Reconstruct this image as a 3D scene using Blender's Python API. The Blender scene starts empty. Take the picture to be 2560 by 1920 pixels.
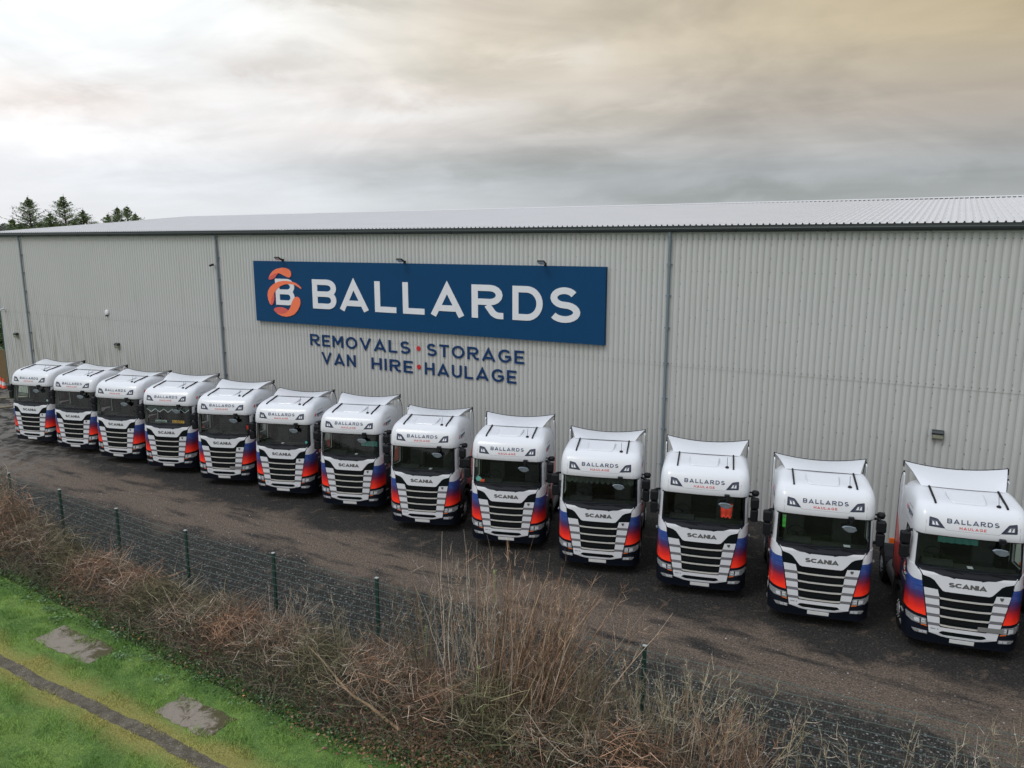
import bpy, math, random
import numpy as np
from mathutils import Vector, Matrix, Euler
from mathutils.geometry import tessellate_polygon
R = math.radians
random.seed(7); rng = np.random.default_rng(11)
scn = bpy.context.scene
COL = scn.collection
# ------------------------------------------------------------------ camera, sky, sun, exposure
CAMH = 10.1; YAW = 29.8; PITCH = math.degrees(math.atan(355/1900))
cd = bpy.data.cameras.new("camera"); cam = bpy.data.objects.new("camera", cd); COL.objects.link(cam)
cam.location = (0, 0, CAMH); cam.rotation_euler = (R(90-PITCH), 0, R(YAW))
cd.sensor_width = 36; cd.lens = 36*1900/2560; cd.clip_start = .1; cd.clip_end = 5000
scn.camera = cam
SUN_EL, SUN_AZ = 52, 205          # azimuth of the direction the light comes from, degrees from +Y clockwise
sd = bpy.data.lights.new("sun", 'SUN'); so = bpy.data.objects.new("sun", sd); COL.objects.link(so)
sd.energy = 1.1; sd.angle = R(22); sd.color = (1, .965, .92)
v = Vector((math.sin(R(SUN_AZ))*math.cos(R(SUN_EL)), math.cos(R(SUN_AZ))*math.cos(R(SUN_EL)), math.sin(R(SUN_EL))))
so.rotation_euler = v.to_track_quat('Z', 'Y').to_euler(); so.location = (0, -30, 60)
scn.view_settings.view_transform = 'Standard'; scn.view_settings.look = 'None'
scn.view_settings.exposure = 0.10; scn.view_settings.gamma = 1
scn.view_settings.use_curve_mapping = False

def N(nt, typ, **kw):
    n = nt.nodes.new(typ)
    for k, val in kw.items():
        if k.startswith('i_'):
            key = k[2:]; key = int(key) if key.isdigit() else key.replace('_', ' ')
            n.inputs[key].default_value = val
        else: setattr(n, k, val)
    return n
def L(nt, a, b): nt.links.new(a, b)
def math_(nt, op, a, b=None, clamp=False):
    n = nt.nodes.new('ShaderNodeMath'); n.operation = op; n.use_clamp = clamp
    for i, x in enumerate((a, b)):
        if x is None: continue
        if isinstance(x, (int, float)): n.inputs[i].default_value = x
        else: nt.links.new(x, n.inputs[i])
    return n.outputs[0]
def mixc(nt, f, a, b, blend='MIX'):
    n = nt.nodes.new('ShaderNodeMix'); n.data_type = 'RGBA'; n.blend_type = blend
    for i, x in ((0, f), (6, a), (7, b)):
        if isinstance(x, (int, float)): n.inputs[i].default_value = x
        elif isinstance(x, (tuple, list)): n.inputs[i].default_value = (*x[:3], 1)
        else: nt.links.new(x, n.inputs[i])
    return n.outputs[2]
def ramp(nt, fac, stops, interp='LINEAR'):
    n = nt.nodes.new('ShaderNodeValToRGB'); cr = n.color_ramp; cr.interpolation = interp
    while len(cr.elements) < len(stops): cr.elements.new(.5)
    for e, (p, c) in zip(cr.elements, stops):
        e.position = p; e.color = (*c, 1) if isinstance(c, (tuple, list)) else (c, c, c, 1)
    if fac is not None: nt.links.new(fac, n.inputs[0])
    return n.outputs[0]
def smooth(nt, x, lo, hi):
    n = nt.nodes.new('ShaderNodeMapRange'); n.interpolation_type = 'SMOOTHSTEP'
    nt.links.new(x, n.inputs[0]); n.inputs[1].default_value = lo; n.inputs[2].default_value = hi
    return n.outputs[0]

W = bpy.data.worlds.new("World"); scn.world = W; W.use_nodes = True
nt = W.node_tree; nt.nodes.clear()
tc = N(nt, 'ShaderNodeTexCoord'); dirv = tc.outputs['Generated']
def dot(vec):
    n = N(nt, 'ShaderNodeVectorMath', operation='DOT_PRODUCT'); L(nt, dirv, n.inputs[0]); n.inputs[1].default_value = vec
    return n.outputs['Value']
cy_, sy_ = math.cos(R(YAW)), math.sin(R(YAW))
side = dot((cy_, sy_, 0)); zz = dot((0, 0, 1))
sky = N(nt, 'ShaderNodeTexSky', sky_type='NISHITA', sun_disc=False, sun_elevation=R(SUN_EL), sun_rotation=R(SUN_AZ))
# overcast layer: direction projected on a cloud plane
zden = math_(nt, 'MAXIMUM', math_(nt, 'ADD', zz, .10), .04)
sc = N(nt, 'ShaderNodeVectorMath', operation='SCALE'); L(nt, dirv, sc.inputs[0])
L(nt, math_(nt, 'DIVIDE', 1, zden), sc.inputs[3])
mp = N(nt, 'ShaderNodeMapping'); L(nt, sc.outputs[0], mp.inputs[0]); mp.inputs['Rotation'].default_value = (0, 0, R(-YAW-8)); mp.inputs['Scale'].default_value = (.8, 1.35, 0)
mp.inputs['Location'].default_value = (2.3, .9, 0)
n1 = N(nt, 'ShaderNodeTexNoise', i_Scale=1.25, i_Detail=7, i_Roughness=.55, i_Distortion=.35); L(nt, mp.outputs[0], n1.inputs['Vector'])
mp2 = N(nt, 'ShaderNodeMapping'); L(nt, sc.outputs[0], mp2.inputs[0]); mp2.inputs['Rotation'].default_value = (0, 0, R(-YAW+12)); mp2.inputs['Scale'].default_value = (.33, .6, 0); mp2.inputs['Location'].default_value = (7.7, 3.1, 0)
n2 = N(nt, 'ShaderNodeTexNoise', i_Scale=1.0, i_Detail=3, i_Roughness=.45, i_Distortion=.3); L(nt, mp2.outputs[0], n2.inputs['Vector'])
cl = smooth(nt, n1.outputs[0], .38, .62); cl2 = smooth(nt, n2.outputs[0], .35, .65)
# base tint of the cloud deck: left bright, right ochre-grey, low part bluish grey
lowc = ramp(nt, math_(nt, 'ADD', math_(nt, 'MULTIPLY', side, .9), .5), [(0, (.76, .77, .80)), (.3, (.65, .68, .71)), (.55, (.47, .495, .52)), (.8, (.385, .405, .42)), (1, (.355, .37, .38))])
midc = ramp(nt, math_(nt, 'ADD', math_(nt, 'MULTIPLY', side, .9), .5), [(0, (.90, .86, .845)), (.3, (.86, .80, .765)), (.55, (.60, .555, .51)), (.8, (.48, .435, .385)), (1, (.44, .385, .32))])
topc = ramp(nt, math_(nt, 'ADD', math_(nt, 'MULTIPLY', side, .9), .5), [(0, (.86, .93, .96)), (.22, (.88, .89, .88)), (.45, (.70, .63, .53)), (.75, (.53, .455, .33)), (1, (.45, .37, .225))])
e1 = smooth(nt, zz, .07, .16); e2 = smooth(nt, zz, .13, .25)
base = mixc(nt, e2, mixc(nt, e1, lowc, midc), topc)
lit = mixc(nt, 1.0, base, (1.30, 1.28, 1.26), 'MULTIPLY'); dark = mixc(nt, 1.0, base, mixc(nt, smooth(nt, side, -.5, .1), (.86, .82, .79), (.80, .77, .70)), 'MULTIPLY')
amp = smooth(nt, zz, .0, .12)
softn = N(nt, 'ShaderNodeTexNoise', i_Scale=3.2, i_Detail=5, i_Roughness=.55, i_Distortion=.6)
smp = N(nt, 'ShaderNodeMapping'); L(nt, dirv, smp.inputs[0]); smp.inputs['Rotation'].default_value = (0, 0, R(-YAW)); smp.inputs['Scale'].default_value = (1, 1, 2.6); L(nt, smp.outputs[0], softn.inputs['Vector'])
softn2 = N(nt, 'ShaderNodeTexNoise', i_Scale=8, i_Detail=7, i_Roughness=.6, i_Distortion=.4); L(nt, smp.outputs[0], softn2.inputs['Vector'])
wob = math_(nt, 'MULTIPLY', math_(nt, 'SUBTRACT', softn2.outputs[0], .5), .20)
def blob(a, b, ra, rb):
    da = math_(nt, 'DIVIDE', math_(nt, 'ADD', math_(nt, 'SUBTRACT', side, a), wob), ra); db = math_(nt, 'DIVIDE', math_(nt, 'ADD', math_(nt, 'SUBTRACT', zz, b), math_(nt, 'MULTIPLY', wob, .35)), rb)
    return math_(nt, 'EXPONENT', math_(nt, 'MULTIPLY', math_(nt, 'ADD', math_(nt, 'MULTIPLY', da, da), math_(nt, 'MULTIPLY', db, db)), -1))
def total(lst):
    o = None
    for q in lst: o = blob(*q) if o is None else math_(nt, 'ADD', o, blob(*q))
    return math_(nt, 'MINIMUM', o, 1)
darks = total([(-.05, .205, .12, .030), (-.28, .205, .07, .018), (-.47, .155, .09, .018), (.02, .095, .20, .022), (.30, .060, .22, .016), (.12, .15, .16, .018), (-.20, .275, .10, .010)])
lights = total([(-.42, .205, .13, .034), (-.33, .150, .10, .022), (-.48, .115, .12, .018), (.07, .215, .035, .020), (-.12, .155, .12, .012), (-.52, .25, .14, .03)])
soft = math_(nt, 'SUBTRACT', smooth(nt, softn.outputs[0], .32, .68), .5)
mixf = math_(nt, 'SUBTRACT', .62, math_(nt, 'MULTIPLY', smooth(nt, side, -.25, .1), .42))
g1 = mixc(nt, math_(nt, 'MULTIPLY', darks, .75), base, mixc(nt, 1.0, base, mixc(nt, smooth(nt, side, -.35, -.1), (.74, .685, .64), (.68, .69, .655)), 'MULTIPLY'))
g2 = mixc(nt, math_(nt, 'MULTIPLY', lights, .85), g1, mixc(nt, mixf, g1, (.93, .945, .95)))
sv_ = N(nt, 'ShaderNodeVectorMath', operation='SCALE'); L(nt, g2, sv_.inputs[0]); L(nt, math_(nt, 'ADD', 1, math_(nt, 'MULTIPLY', math_(nt, 'MULTIPLY', soft, amp), .26)), sv_.inputs[3])
fineb = math_(nt, 'SUBTRACT', cl, .5)
sv2 = N(nt, 'ShaderNodeVectorMath', operation='SCALE'); L(nt, sv_.outputs[0], sv2.inputs[0]); L(nt, math_(nt, 'ADD', math_(nt, 'SUBTRACT', 1.09, math_(nt, 'MULTIPLY', smooth(nt, side, -.4, .2), .06)), math_(nt, 'MULTIPLY', math_(nt, 'MULTIPLY', fineb, amp), .12)), sv2.inputs[3])
cloud = sv2.outputs[0]
# the deck overhead and behind the viewer is brighter than the part in the picture
fwd = dot((-sy_, cy_, 0))
boost = math_(nt, 'ADD', 1.0, math_(nt, 'ADD', math_(nt, 'MULTIPLY', smooth(nt, zz, .36, .85), .32), math_(nt, 'MULTIPLY', smooth(nt, math_(nt, 'MULTIPLY', fwd, -1), 0, .8), .30)))
cb = N(nt, 'ShaderNodeVectorMath', operation='SCALE'); cool = mixc(nt, smooth(nt, zz, .36, .7), cloud, (.80, .87, .98)); L(nt, cool, cb.inputs[0]); L(nt, boost, cb.inputs[3])
skm = N(nt, 'ShaderNodeVectorMath', operation='SCALE'); L(nt, sky.outputs[0], skm.inputs[0]); skm.inputs[3].default_value = .08
fin = mixc(nt, .93, skm.outputs[0], cb.outputs[0])
bg = N(nt, 'ShaderNodeBackground', i_Strength=1.0); L(nt, fin, bg.inputs[0])
wo = N(nt, 'ShaderNodeOutputWorld'); L(nt, bg.outputs[0], wo.inputs[0])

# ------------------------------------------------------------------ helpers
def tag(o, label=None, cat=None, group=None, kind=None):
    if label: o['label'] = label
    if cat: o['category'] = cat
    if group: o['group'] = group
    if kind: o['kind'] = kind
    return o
def empty(name, loc=(0, 0, 0), rz=0):
    o = bpy.data.objects.new(name, None); COL.objects.link(o); o.location = loc; o.rotation_euler = (0, 0, rz); o.empty_display_size = .3
    return o
def copy_tree(o, parent=None):
    c = o.copy(); COL.objects.link(c); c.parent = parent
    for ch in list(o.children): copy_tree(ch, c)
    return c
class MB:
    def __init__(s): s.v = []; s.f = []; s.m = []
    def add(s, vs, fs, mi=0):
        b = len(s.v); s.v += [tuple(p) for p in vs]; s.f += [tuple(b+i for i in f) for f in fs]; s.m += [mi]*len(fs); return s
    def box(s, x0, x1, y0, y1, z0, z1, mi=0, M=None):
        vs = [Vector((x, y, z)) for x in (x0, x1) for y in (y0, y1) for z in (z0, z1)]
        if M: vs = [M @ p for p in vs]
        return s.add(vs, [(0, 1, 3, 2), (4, 6, 7, 5), (0, 4, 5, 1), (2, 3, 7, 6), (0, 2, 6, 4), (1, 5, 7, 3)], mi)
    def prism(s, poly, ax, a, b, mi=0):
        """poly of 2D points extruded along axis ax (0 x,1 y,2 z) from a to b"""
        def P(p, t): return {0: (t, p[0], p[1]), 1: (p[0], t, p[1]), 2: (p[0], p[1], t)}[ax]
        n = len(poly); vs = [P(p, a) for p in poly]+[P(p, b) for p in poly]
        tris = tessellate_polygon([[Vector((*p, 0)) for p in poly]])
        fs = [tuple(t) for t in tris]+[tuple(n+i for i in reversed(t)) for t in tris]
        fs += [(i, (i+1) % n, n+(i+1) % n, n+i) for i in range(n)]
        return s.add(vs, fs, mi)
    def tube(s, pts, r, n=8, mi=0, cap=True):
        pts = [Vector(p) for p in pts]; rs = r if isinstance(r, (list, tuple)) else [r]*len(pts)
        vs = []
        for i, p in enumerate(pts):
            d = (pts[min(i+1, len(pts)-1)]-pts[max(i-1, 0)]).normalized()
            u = d.orthogonal().normalized() if i == 0 else (u-d*u.dot(d)).normalized()
            w = d.cross(u)
            vs += [p+(u*math.cos(2*math.pi*k/n)+w*math.sin(2*math.pi*k/n))*rs[i] for k in range(n)]
        fs = [(i*n+k, i*n+(k+1) % n, (i+1)*n+(k+1) % n, (i+1)*n+k) for i in range(len(pts)-1) for k in range(n)]
        if cap: fs += [tuple(range(n))[::-1], tuple((len(pts)-1)*n+k for k in range(n))]
        return s.add(vs, fs, mi)
    def lathe(s, prof, c, ax='x', n=28, mi=0):
        """prof: (r, h) pairs along the axis"""
        vs = []
        for r, h in prof:
            for k in range(n):
                a = 2*math.pi*k/n; u, w = r*math.cos(a), r*math.sin(a)
                vs.append({'x': (c[0]+h, c[1]+u, c[2]+w), 'y': (c[0]+u, c[1]+h, c[2]+w), 'z': (c[0]+u, c[1]+w, c[2]+h)}[ax])
        fs = [(i*n+k, i*n+(k+1) % n, (i+1)*n+(k+1) % n, (i+1)*n+k) for i in range(len(prof)-1) for k in range(n)]
        fs += [tuple(range(n)), tuple((len(prof)-1)*n+k for k in range(n))[::-1]]
        return s.add(vs, fs, mi)
    def mesh(s, name, mats, smooth=False):
        me = bpy.data.meshes.new(name); me.from_pydata(s.v, [], s.f)
        for m in (mats if isinstance(mats, (list, tuple)) else [mats]): me.materials.append(m)
        me.polygons.foreach_set('material_index', s.m)
        if smooth:
            me.polygons.foreach_set('use_smooth', [True]*len(s.f))
            try: me.set_sharp_from_angle(angle=R(35))
            except Exception: pass
        me.update(); return me
    def build(s, name, mats, parent=None, smooth=False, bevel=0):
        o = bpy.data.objects.new(name, s.mesh(name, mats, smooth)); COL.objects.link(o); o.parent = parent
        if bevel:
            b = o.modifiers.new('bevel', 'BEVEL'); b.width = bevel; b.segments = 2; b.limit_method = 'ANGLE'; b.angle_limit = R(40)
        return o
def np_mesh(name, verts, faces, mat, parent=None, colors=None, k=None):
    """verts (n,3), faces (m,k)"""
    me = bpy.data.meshes.new(name); n = len(verts); m, k = faces.shape
    me.vertices.add(n); me.vertices.foreach_set('co', verts.astype(np.float32).ravel())
    me.loops.add(m*k); me.loops.foreach_set('vertex_index', faces.astype(np.int32).ravel())
    me.polygons.add(m); me.polygons.foreach_set('loop_start', np.arange(0, m*k, k, dtype=np.int32))
    try: me.polygons.foreach_set('loop_total', np.full(m, k, dtype=np.int32))
    except Exception: pass
    if colors is not None:
        a = me.color_attributes.new('col', 'FLOAT_COLOR', 'POINT')
        c = np.ones((n, 4), np.float32); c[:, :3] = colors; a.data.foreach_set('color', c.ravel())
    me.materials.append(mat); me.update(calc_edges=True); me.validate()
    o = bpy.data.objects.new(name, me); COL.objects.link(o); o.parent = parent
    return o

# ------------------------------------------------------------------ materials
def mat(name, col, rough=.6, metal=0, var=.12, scale=6, bump=0, bscale=40, spec=.5, coat=0, coords='Object', stretch=None):
    m = bpy.data.materials.new(name); m.use_nodes = True; nt = m.node_tree; b = nt.nodes['Principled BSDF']
    b.inputs['Roughness'].default_value = rough; b.inputs['Metallic'].default_value = metal
    b.inputs['Specular IOR Level'].default_value = spec; b.inputs['Coat Weight'].default_value = coat; b.inputs['Coat Roughness'].default_value = .08
    t = N(nt, 'ShaderNodeTexCoord'); vec = t.outputs[coords]
    if stretch:
        mp = N(nt, 'ShaderNodeMapping'); mp.inputs['Scale'].default_value = stretch; L(nt, vec, mp.inputs[0]); vec = mp.outputs[0]
    n = N(nt, 'ShaderNodeTexNoise', i_Scale=scale, i_Detail=4, i_Roughness=.6); L(nt, vec, n.inputs['Vector'])
    c = mixc(nt, n.outputs[0], tuple(x*(1-var) for x in col), tuple(min(1, x*(1+var)) for x in col))
    L(nt, c, b.inputs['Base Color'])
    if bump:
        n2 = N(nt, 'ShaderNodeTexNoise', i_Scale=bscale, i_Detail=4); L(nt, vec, n2.inputs['Vector'])
        bp = N(nt, 'ShaderNodeBump', i_Strength=bump, i_Distance=.02); L(nt, n2.outputs[0], bp.inputs['Height']); L(nt, bp.outputs[0], b.inputs['Normal'])
    return m
M = {}
M['white'] = mat('white_paint', (.57, .585, .615), .34, var=.02, scale=1.5, coat=.25)
M['black'] = mat('black_plastic', (.006, .007, .009), .5, var=.3, spec=.22)
M['bumper'] = mat('bumper_paint', (.005, .007, .013), .35, spec=.25, var=.2)
M['rubber'] = mat('tyre_rubber', (.012, .012, .012), .9, bump=.3, spec=.15)
M['mesh'] = mat('grille_black', (.003, .005, .006), .7, var=.5, scale=60, spec=.1)
M['bar'] = mat('grille_bar_metal', (.50, .49, .46), .38, metal=.15, var=.05)
M['stripe'] = mat('grey_stripe', (.135, .135, .15), .5, var=.05, spec=.3)
M['badge'] = mat('badge_grey', (.080, .080, .080), .55, var=.05)
M['navy_t'] = mat('navy_lettering', (.018, .035, .085), .5, var=.03)
M['red_t'] = mat('red_lettering', (.55, .05, .045), .5, var=.03)
M['white_t'] = mat('white_lettering', (.75, .76, .78), .5, var=.02)
M['orange_t'] = mat('orange_lettering', (.80, .09, .03), .5, var=.03)
M['lampframe'] = mat('lamp_frame_navy', (.012, .018, .045), .3, var=.1)
M['seam'] = mat('panel_seam', (.30, .31, .33), .6)
M['chrome'] = mat('lamp_reflector', (.50, .52, .54), .18, metal=.6, var=.7, scale=24)
M['dchrome'] = mat('dark_reflector', (.11, .12, .14), .25, metal=.5, var=.5, scale=28)
M['lens'] = mat('lamp_lens', (.66, .69, .74), .12, metal=.3, var=.35, scale=34)
M['amber'] = mat('amber_lens', (.75, .14, .02), .25)
M['plate'] = mat('number_plate_white', (.66, .67, .67), .5, var=.02)
M['int'] = mat('cab_interior', (.018, .020, .020), .9, var=.4, spec=.2)
M['seat'] = mat('seat_fabric', (.045, .047, .05), .9, var=.35, spec=.2)
M['grey_m'] = mat('mirror_glass_grey', (.16, .19, .215), .3, metal=.3, var=.3, scale=14)
M['alu'] = mat('aluminium', (.45, .46, .47), .35, metal=.6, var=.2)
M['tank'] = mat('fuel_tank_grey', (.07, .072, .075), .45, metal=.4, var=.3)
M['rim'] = mat('wheel_rim', (.40, .41, .42), .4, metal=.4, var=.25)
M['chassis'] = mat('chassis_paint', (.014, .014, .015), .7, var=.4, spec=.2)
def glass_mat(name, tint, rough=.03, refl=1.0):
    m = bpy.data.materials.new(name); m.use_nodes = True; nt = m.node_tree; nt.nodes.clear()
    o = N(nt, 'ShaderNodeOutputMaterial'); tr = N(nt, 'ShaderNodeBsdfTransparent'); tr.inputs[0].default_value = (*tint, 1)
    gl = N(nt, 'ShaderNodeBsdfGlossy', i_Roughness=rough); lw = N(nt, 'ShaderNodeLayerWeight', i_Blend=.5)
    t = N(nt, 'ShaderNodeTexCoord'); n = N(nt, 'ShaderNodeTexNoise', i_Scale=3, i_Detail=3); L(nt, t.outputs['Object'], n.inputs['Vector'])
    L(nt, ramp(nt, n.outputs[0], [(.3, .8*refl), (.7, 1.0*refl)]), gl.inputs[0])
    mx = N(nt, 'ShaderNodeMixShader'); L(nt, math_(nt, 'ADD', math_(nt, 'MULTIPLY', math_(nt, 'POWER', lw.outputs['Facing'], 4), .7), .045), mx.inputs[0]); L(nt, tr.outputs[0], mx.inputs[1]); L(nt, gl.outputs[0], mx.inputs[2])
    L(nt, mx.outputs[0], o.inputs[0]); return m
M['glass'] = glass_mat('windscreen_glass', (.82, .88, .85), refl=.6)
M['sglass'] = glass_mat('side_glass', (.86, .97, .88), refl=.5)
# livery on corner panels and doors, in truck coordinates
def livery():
    m = bpy.data.materials.new('livery_paint'); m.use_nodes = True; nt = m.node_tree; b = nt.nodes['Principled BSDF']
    b.inputs['Roughness'].default_value = .3; b.inputs['Coat Weight'].default_value = .4
    t = N(nt, 'ShaderNodeTexCoord'); sp = N(nt, 'ShaderNodeSeparateXYZ'); L(nt, t.outputs['Object'], sp.inputs[0])
    mp = N(nt, 'ShaderNodeMapping'); mp.inputs['Scale'].default_value = (3, 3, 45); L(nt, t.outputs['Object'], mp.inputs[0])
    st = N(nt, 'ShaderNodeTexNoise', i_Scale=1.3, i_Detail=3); L(nt, mp.outputs[0], st.inputs['Vector'])
    nz = N(nt, 'ShaderNodeTexNoise', i_Scale=5, i_Detail=5); L(nt, t.outputs['Object'], nz.inputs['Vector'])
    y, z = sp.outputs[1], sp.outputs[2]
    zr = math_(nt, 'ADD', z, math_(nt, 'MULTIPLY', math_(nt, 'SUBTRACT', nz.outputs[0], .5), .16))
    zr = math_(nt, 'ADD', zr, math_(nt, 'MULTIPLY', math_(nt, 'SUBTRACT', st.outputs[0], .5), .12))
    zr = math_(nt, 'SUBTRACT', zr, math_(nt, 'MULTIPLY', y, .12))
    f = math_(nt, 'DIVIDE', math_(nt, 'SUBTRACT', zr, .9), 1.1)
    grad = ramp(nt, f, [(.0, (.95, .07, .015)), (.16, (.95, .038, .013)), (.30, (.66, .018, .014)), (.47, (.19, .016, .04)), (.58, (.055, .028, .11)), (.70, (.022, .05, .21)), (1, (.018, .06, .26))])
    grad = mixc(nt, math_(nt, 'MULTIPLY', smooth(nt, st.outputs[0], .52, .62), smooth(nt, z, 1.5, 1.75)), grad, mixc(nt, .45, grad, (.10, .17, .42)))
    back = mixc(nt, smooth(nt, z, 1.2, 1.55), (.02, .004, .008), (.012, .016, .045))
    dk = smooth(nt, math_(nt, 'ADD', y, math_(nt, 'MULTIPLY', math_(nt, 'SUBTRACT', nz.outputs[0], .5), .3)), .42, .72)
    c = mixc(nt, dk, grad, back)
    zb = math_(nt, 'ADD', 1.90, math_(nt, 'MULTIPLY', math_(nt, 'POWER', math_(nt, 'MAXIMUM', math_(nt, 'SUBTRACT', y, .15), 0), 1.5), .55))
    wh = math_(nt, 'GREATER_THAN', z, zb)
    above = math_(nt, 'GREATER_THAN', z, 2.17)
    wh = math_(nt, 'MAXIMUM', wh, above)
    c = mixc(nt, wh, c, (.57, .585, .615)); L(nt, c, b.inputs['Base Color']); return m
M['livery'] = livery()
def sleeper():
    m = bpy.data.materials.new('sleeper_paint'); m.use_nodes = True; nt = m.node_tree; b = nt.nodes['Principled BSDF']
    b.inputs['Roughness'].default_value = .3; b.inputs['Coat Weight'].default_value = .4
    t = N(nt, 'ShaderNodeTexCoord'); sp = N(nt, 'ShaderNodeSeparateXYZ'); L(nt, t.outputs['Object'], sp.inputs[0])
    y, z = sp.outputs[1], sp.outputs[2]
    nz = N(nt, 'ShaderNodeTexNoise', i_Scale=4, i_Detail=4); L(nt, t.outputs['Object'], nz.inputs['Vector'])
    f = math_(nt, 'ADD', z, math_(nt, 'MULTIPLY', math_(nt, 'SUBTRACT', nz.outputs[0], .5), .25))
    c = ramp(nt, math_(nt, 'SUBTRACT', f, 1.2), [(0, (.06, .006, .008)), (.25, (.40, .014, .014)), (.6, (.78, .018, .016)), (1, (.72, .014, .016))])
    navy = (.012, .016, .045)
    c = mixc(nt, smooth(nt, y, 1.35, 1.8), navy, c)
    zb = math_(nt, 'ADD', 2.12, math_(nt, 'MULTIPLY', math_(nt, 'MAXIMUM', math_(nt, 'SUBTRACT', y, 1.78), 0), .80))
    wh = math_(nt, 'GREATER_THAN', z, zb)
    c = mixc(nt, wh, c, (.575, .59, .615)); L(nt, c, b.inputs['Base Color']); return m
M['sleeper'] = sleeper()

# ------------------------------------------------------------------ stroke lettering
def arc(cx, cy, rx, ry, a0, a1, n=10):
    return [(cx+rx*math.cos(R(a0+(a1-a0)*i/n)), cy+ry*math.sin(R(a0+(a1-a0)*i/n))) for i in range(n+1)]
def glyph(ch, t):
    h = t/2; T = 1-h
    if ch == ' ': return .45, []
    if ch == 'I': return t, [[(h, 0), (h, 1)]]
    if ch == 'L': return .72, [[(h, 1), (h, h), (.72, h)]]
    if ch == 'T': return .80, [[(0, T), (.80, T)], [(.40, T-h), (.40, 0)]]
    if ch == 'E': return .74, [[(.74, T), (h, T), (h, h), (.74, h)], [(t, .5), (.66, .5)]]
    if ch == 'H': return .86, [[(h, 0), (h, 1)], [(.86-h, 0), (.86-h, 1)], [(t, .5), (.86-t, .5)]]
    if ch == 'N': return .86, [[(h, 0), (h, 1)], [(.86-h, 0), (.86-h, 1)], [(h*1.1, 1-h*.8), (.86-h*1.1, h*.8)]]
    if ch == 'M': return 1.0, [[(h, 0), (h, 1)], [(1-h, 0), (1-h, 1)], [(h*1.2, 1-h*.7), (.5, .34), (1-h*1.2, 1-h*.7)]]
    if ch == 'V': return 1.02, [[(h*.9, 1), (.51, h*1.1), (1.02-h*.9, 1)]]
    if ch == 'A': return 1.06, [[(h*.9, 0), (.53, 1-h*1.3), (1.06-h*.9, 0)], [(.26, .24), (.80, .24)]]
    if ch == 'U': return .84, [[(h, 1), (h, .36)]+arc(.42, .36, .42-h, .36-h, 180, 360, 12)+[(.84-h, 1)]]
    if ch == 'D': return .92, [[(h, 0), (h, 1)], [(h, T), (.44, T)]+arc(.44, .5, .48-h, .5-h, 90, -90, 14)[1:]+[(h, h)]]
    if ch == 'O': return 1.04, [arc(.52, .5, .52-h, .5-h, 90, 450, 28)]
    if ch == 'C': return .90, [arc(.52, .5, .52-h, .5-h, 42, 318, 22)]
    if ch == 'G': return 1.0, [arc(.52, .5, .52-h, .5-h, 42, 345, 22), [(.54, .46), (1.0-h*.3, .46)]]
    if ch == 'B':
        m_ = .505
        return .86, [[(h, 0), (h, 1)], [(h, T), (.53, T)]+arc(.53, (T+m_)/2, .24, (T-m_)/2, 90, -90, 10)+[(h, m_)], [(t, m_), (.56, m_)]+arc(.56, (m_+h)/2, .30-h, (m_-h)/2, 90, -90, 10)+[(h, h)]]
    if ch == 'R': return .92, [[(h, 0), (h, T), (.54, T)]+arc(.54, .70, .30-h*.4, T-.70, 90, -90, 8)+[(t, .70-(T-.70))],
                               [(.46, .40), (.62, .17)]+arc(.80, .26, .2, .26-h, 205, 270, 5)[2:]+[(.92, h)]]
    if ch == 'S': return .86, [arc(.43, (T+.5)/2, .38-h, (T-.5)/2, 28, 270, 14)+arc(.43, (h+.5)/2, .43-h, (.5-h)/2, 90, -152, 14)[1:]]
    if ch == '5': return .62, [[(.6, T), (.1, T), (.08, .58)]+arc(.3, .33, .29, .30, 130, -150, 10)]
    if ch == '0': return .66, [arc(.33, .5, .33-h, .5-h, 90, 450, 18)]
    return .5, []
def stroke(pl, t):
    pl = [Vector((*p, 0)).to_2d() for p in pl]; n = len(pl); closed = (pl[0]-pl[-1]).length < 1e-4
    q = [p for i, p in enumerate(pl) if i == 0 or (p-pl[i-1]).length > 1e-4]; n = len(q); out = []
    for i in range(n):
        if closed and i in (0, n-1): a, b = q[0]-q[-2], q[1]-q[0]
        else:
            a = q[i]-q[i-1] if i > 0 else q[1]-q[0]; b = q[i+1]-q[i] if i < n-1 else a
        a = a.normalized(); b = b.normalized(); nn = Vector((-a.y-b.y, a.x+b.x))
        if nn.length < 1e-3: nn = Vector((-a.y, a.x))
        nn.normalize(); c = max(.45, nn.dot(Vector((-a.y, a.x))))
        out.append((q[i]-nn*t/2/c, q[i]+nn*t/2/c))
    return [[out[i][0], out[i+1][0], out[i+1][1], out[i][1]] for i in range(n-1)]
def word(txt, t=.17, sp=.2, italic=0, widths=None):
    """list of (quad, layer) in a box of height 1, and total width"""
    x = 0; res = []
    for k, ch in enumerate(txt):
        w, pls = glyph(ch, t)
        for li, pl in enumerate(pls):
            for q in stroke(pl, t): res.append(([(p[0]+x+italic*p[1], p[1]) for p in q], li))
        x += w+sp
    return res, x-sp
def fit(txt, x0, x1, z0, z1, **kw):
    q, w = word(txt, **kw); sx = (x1-x0)/w; sz = z1-z0
    return [([(x0+p[0]*sx, z0+p[1]*sz) for p in quad], li) for quad, li in q]
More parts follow.
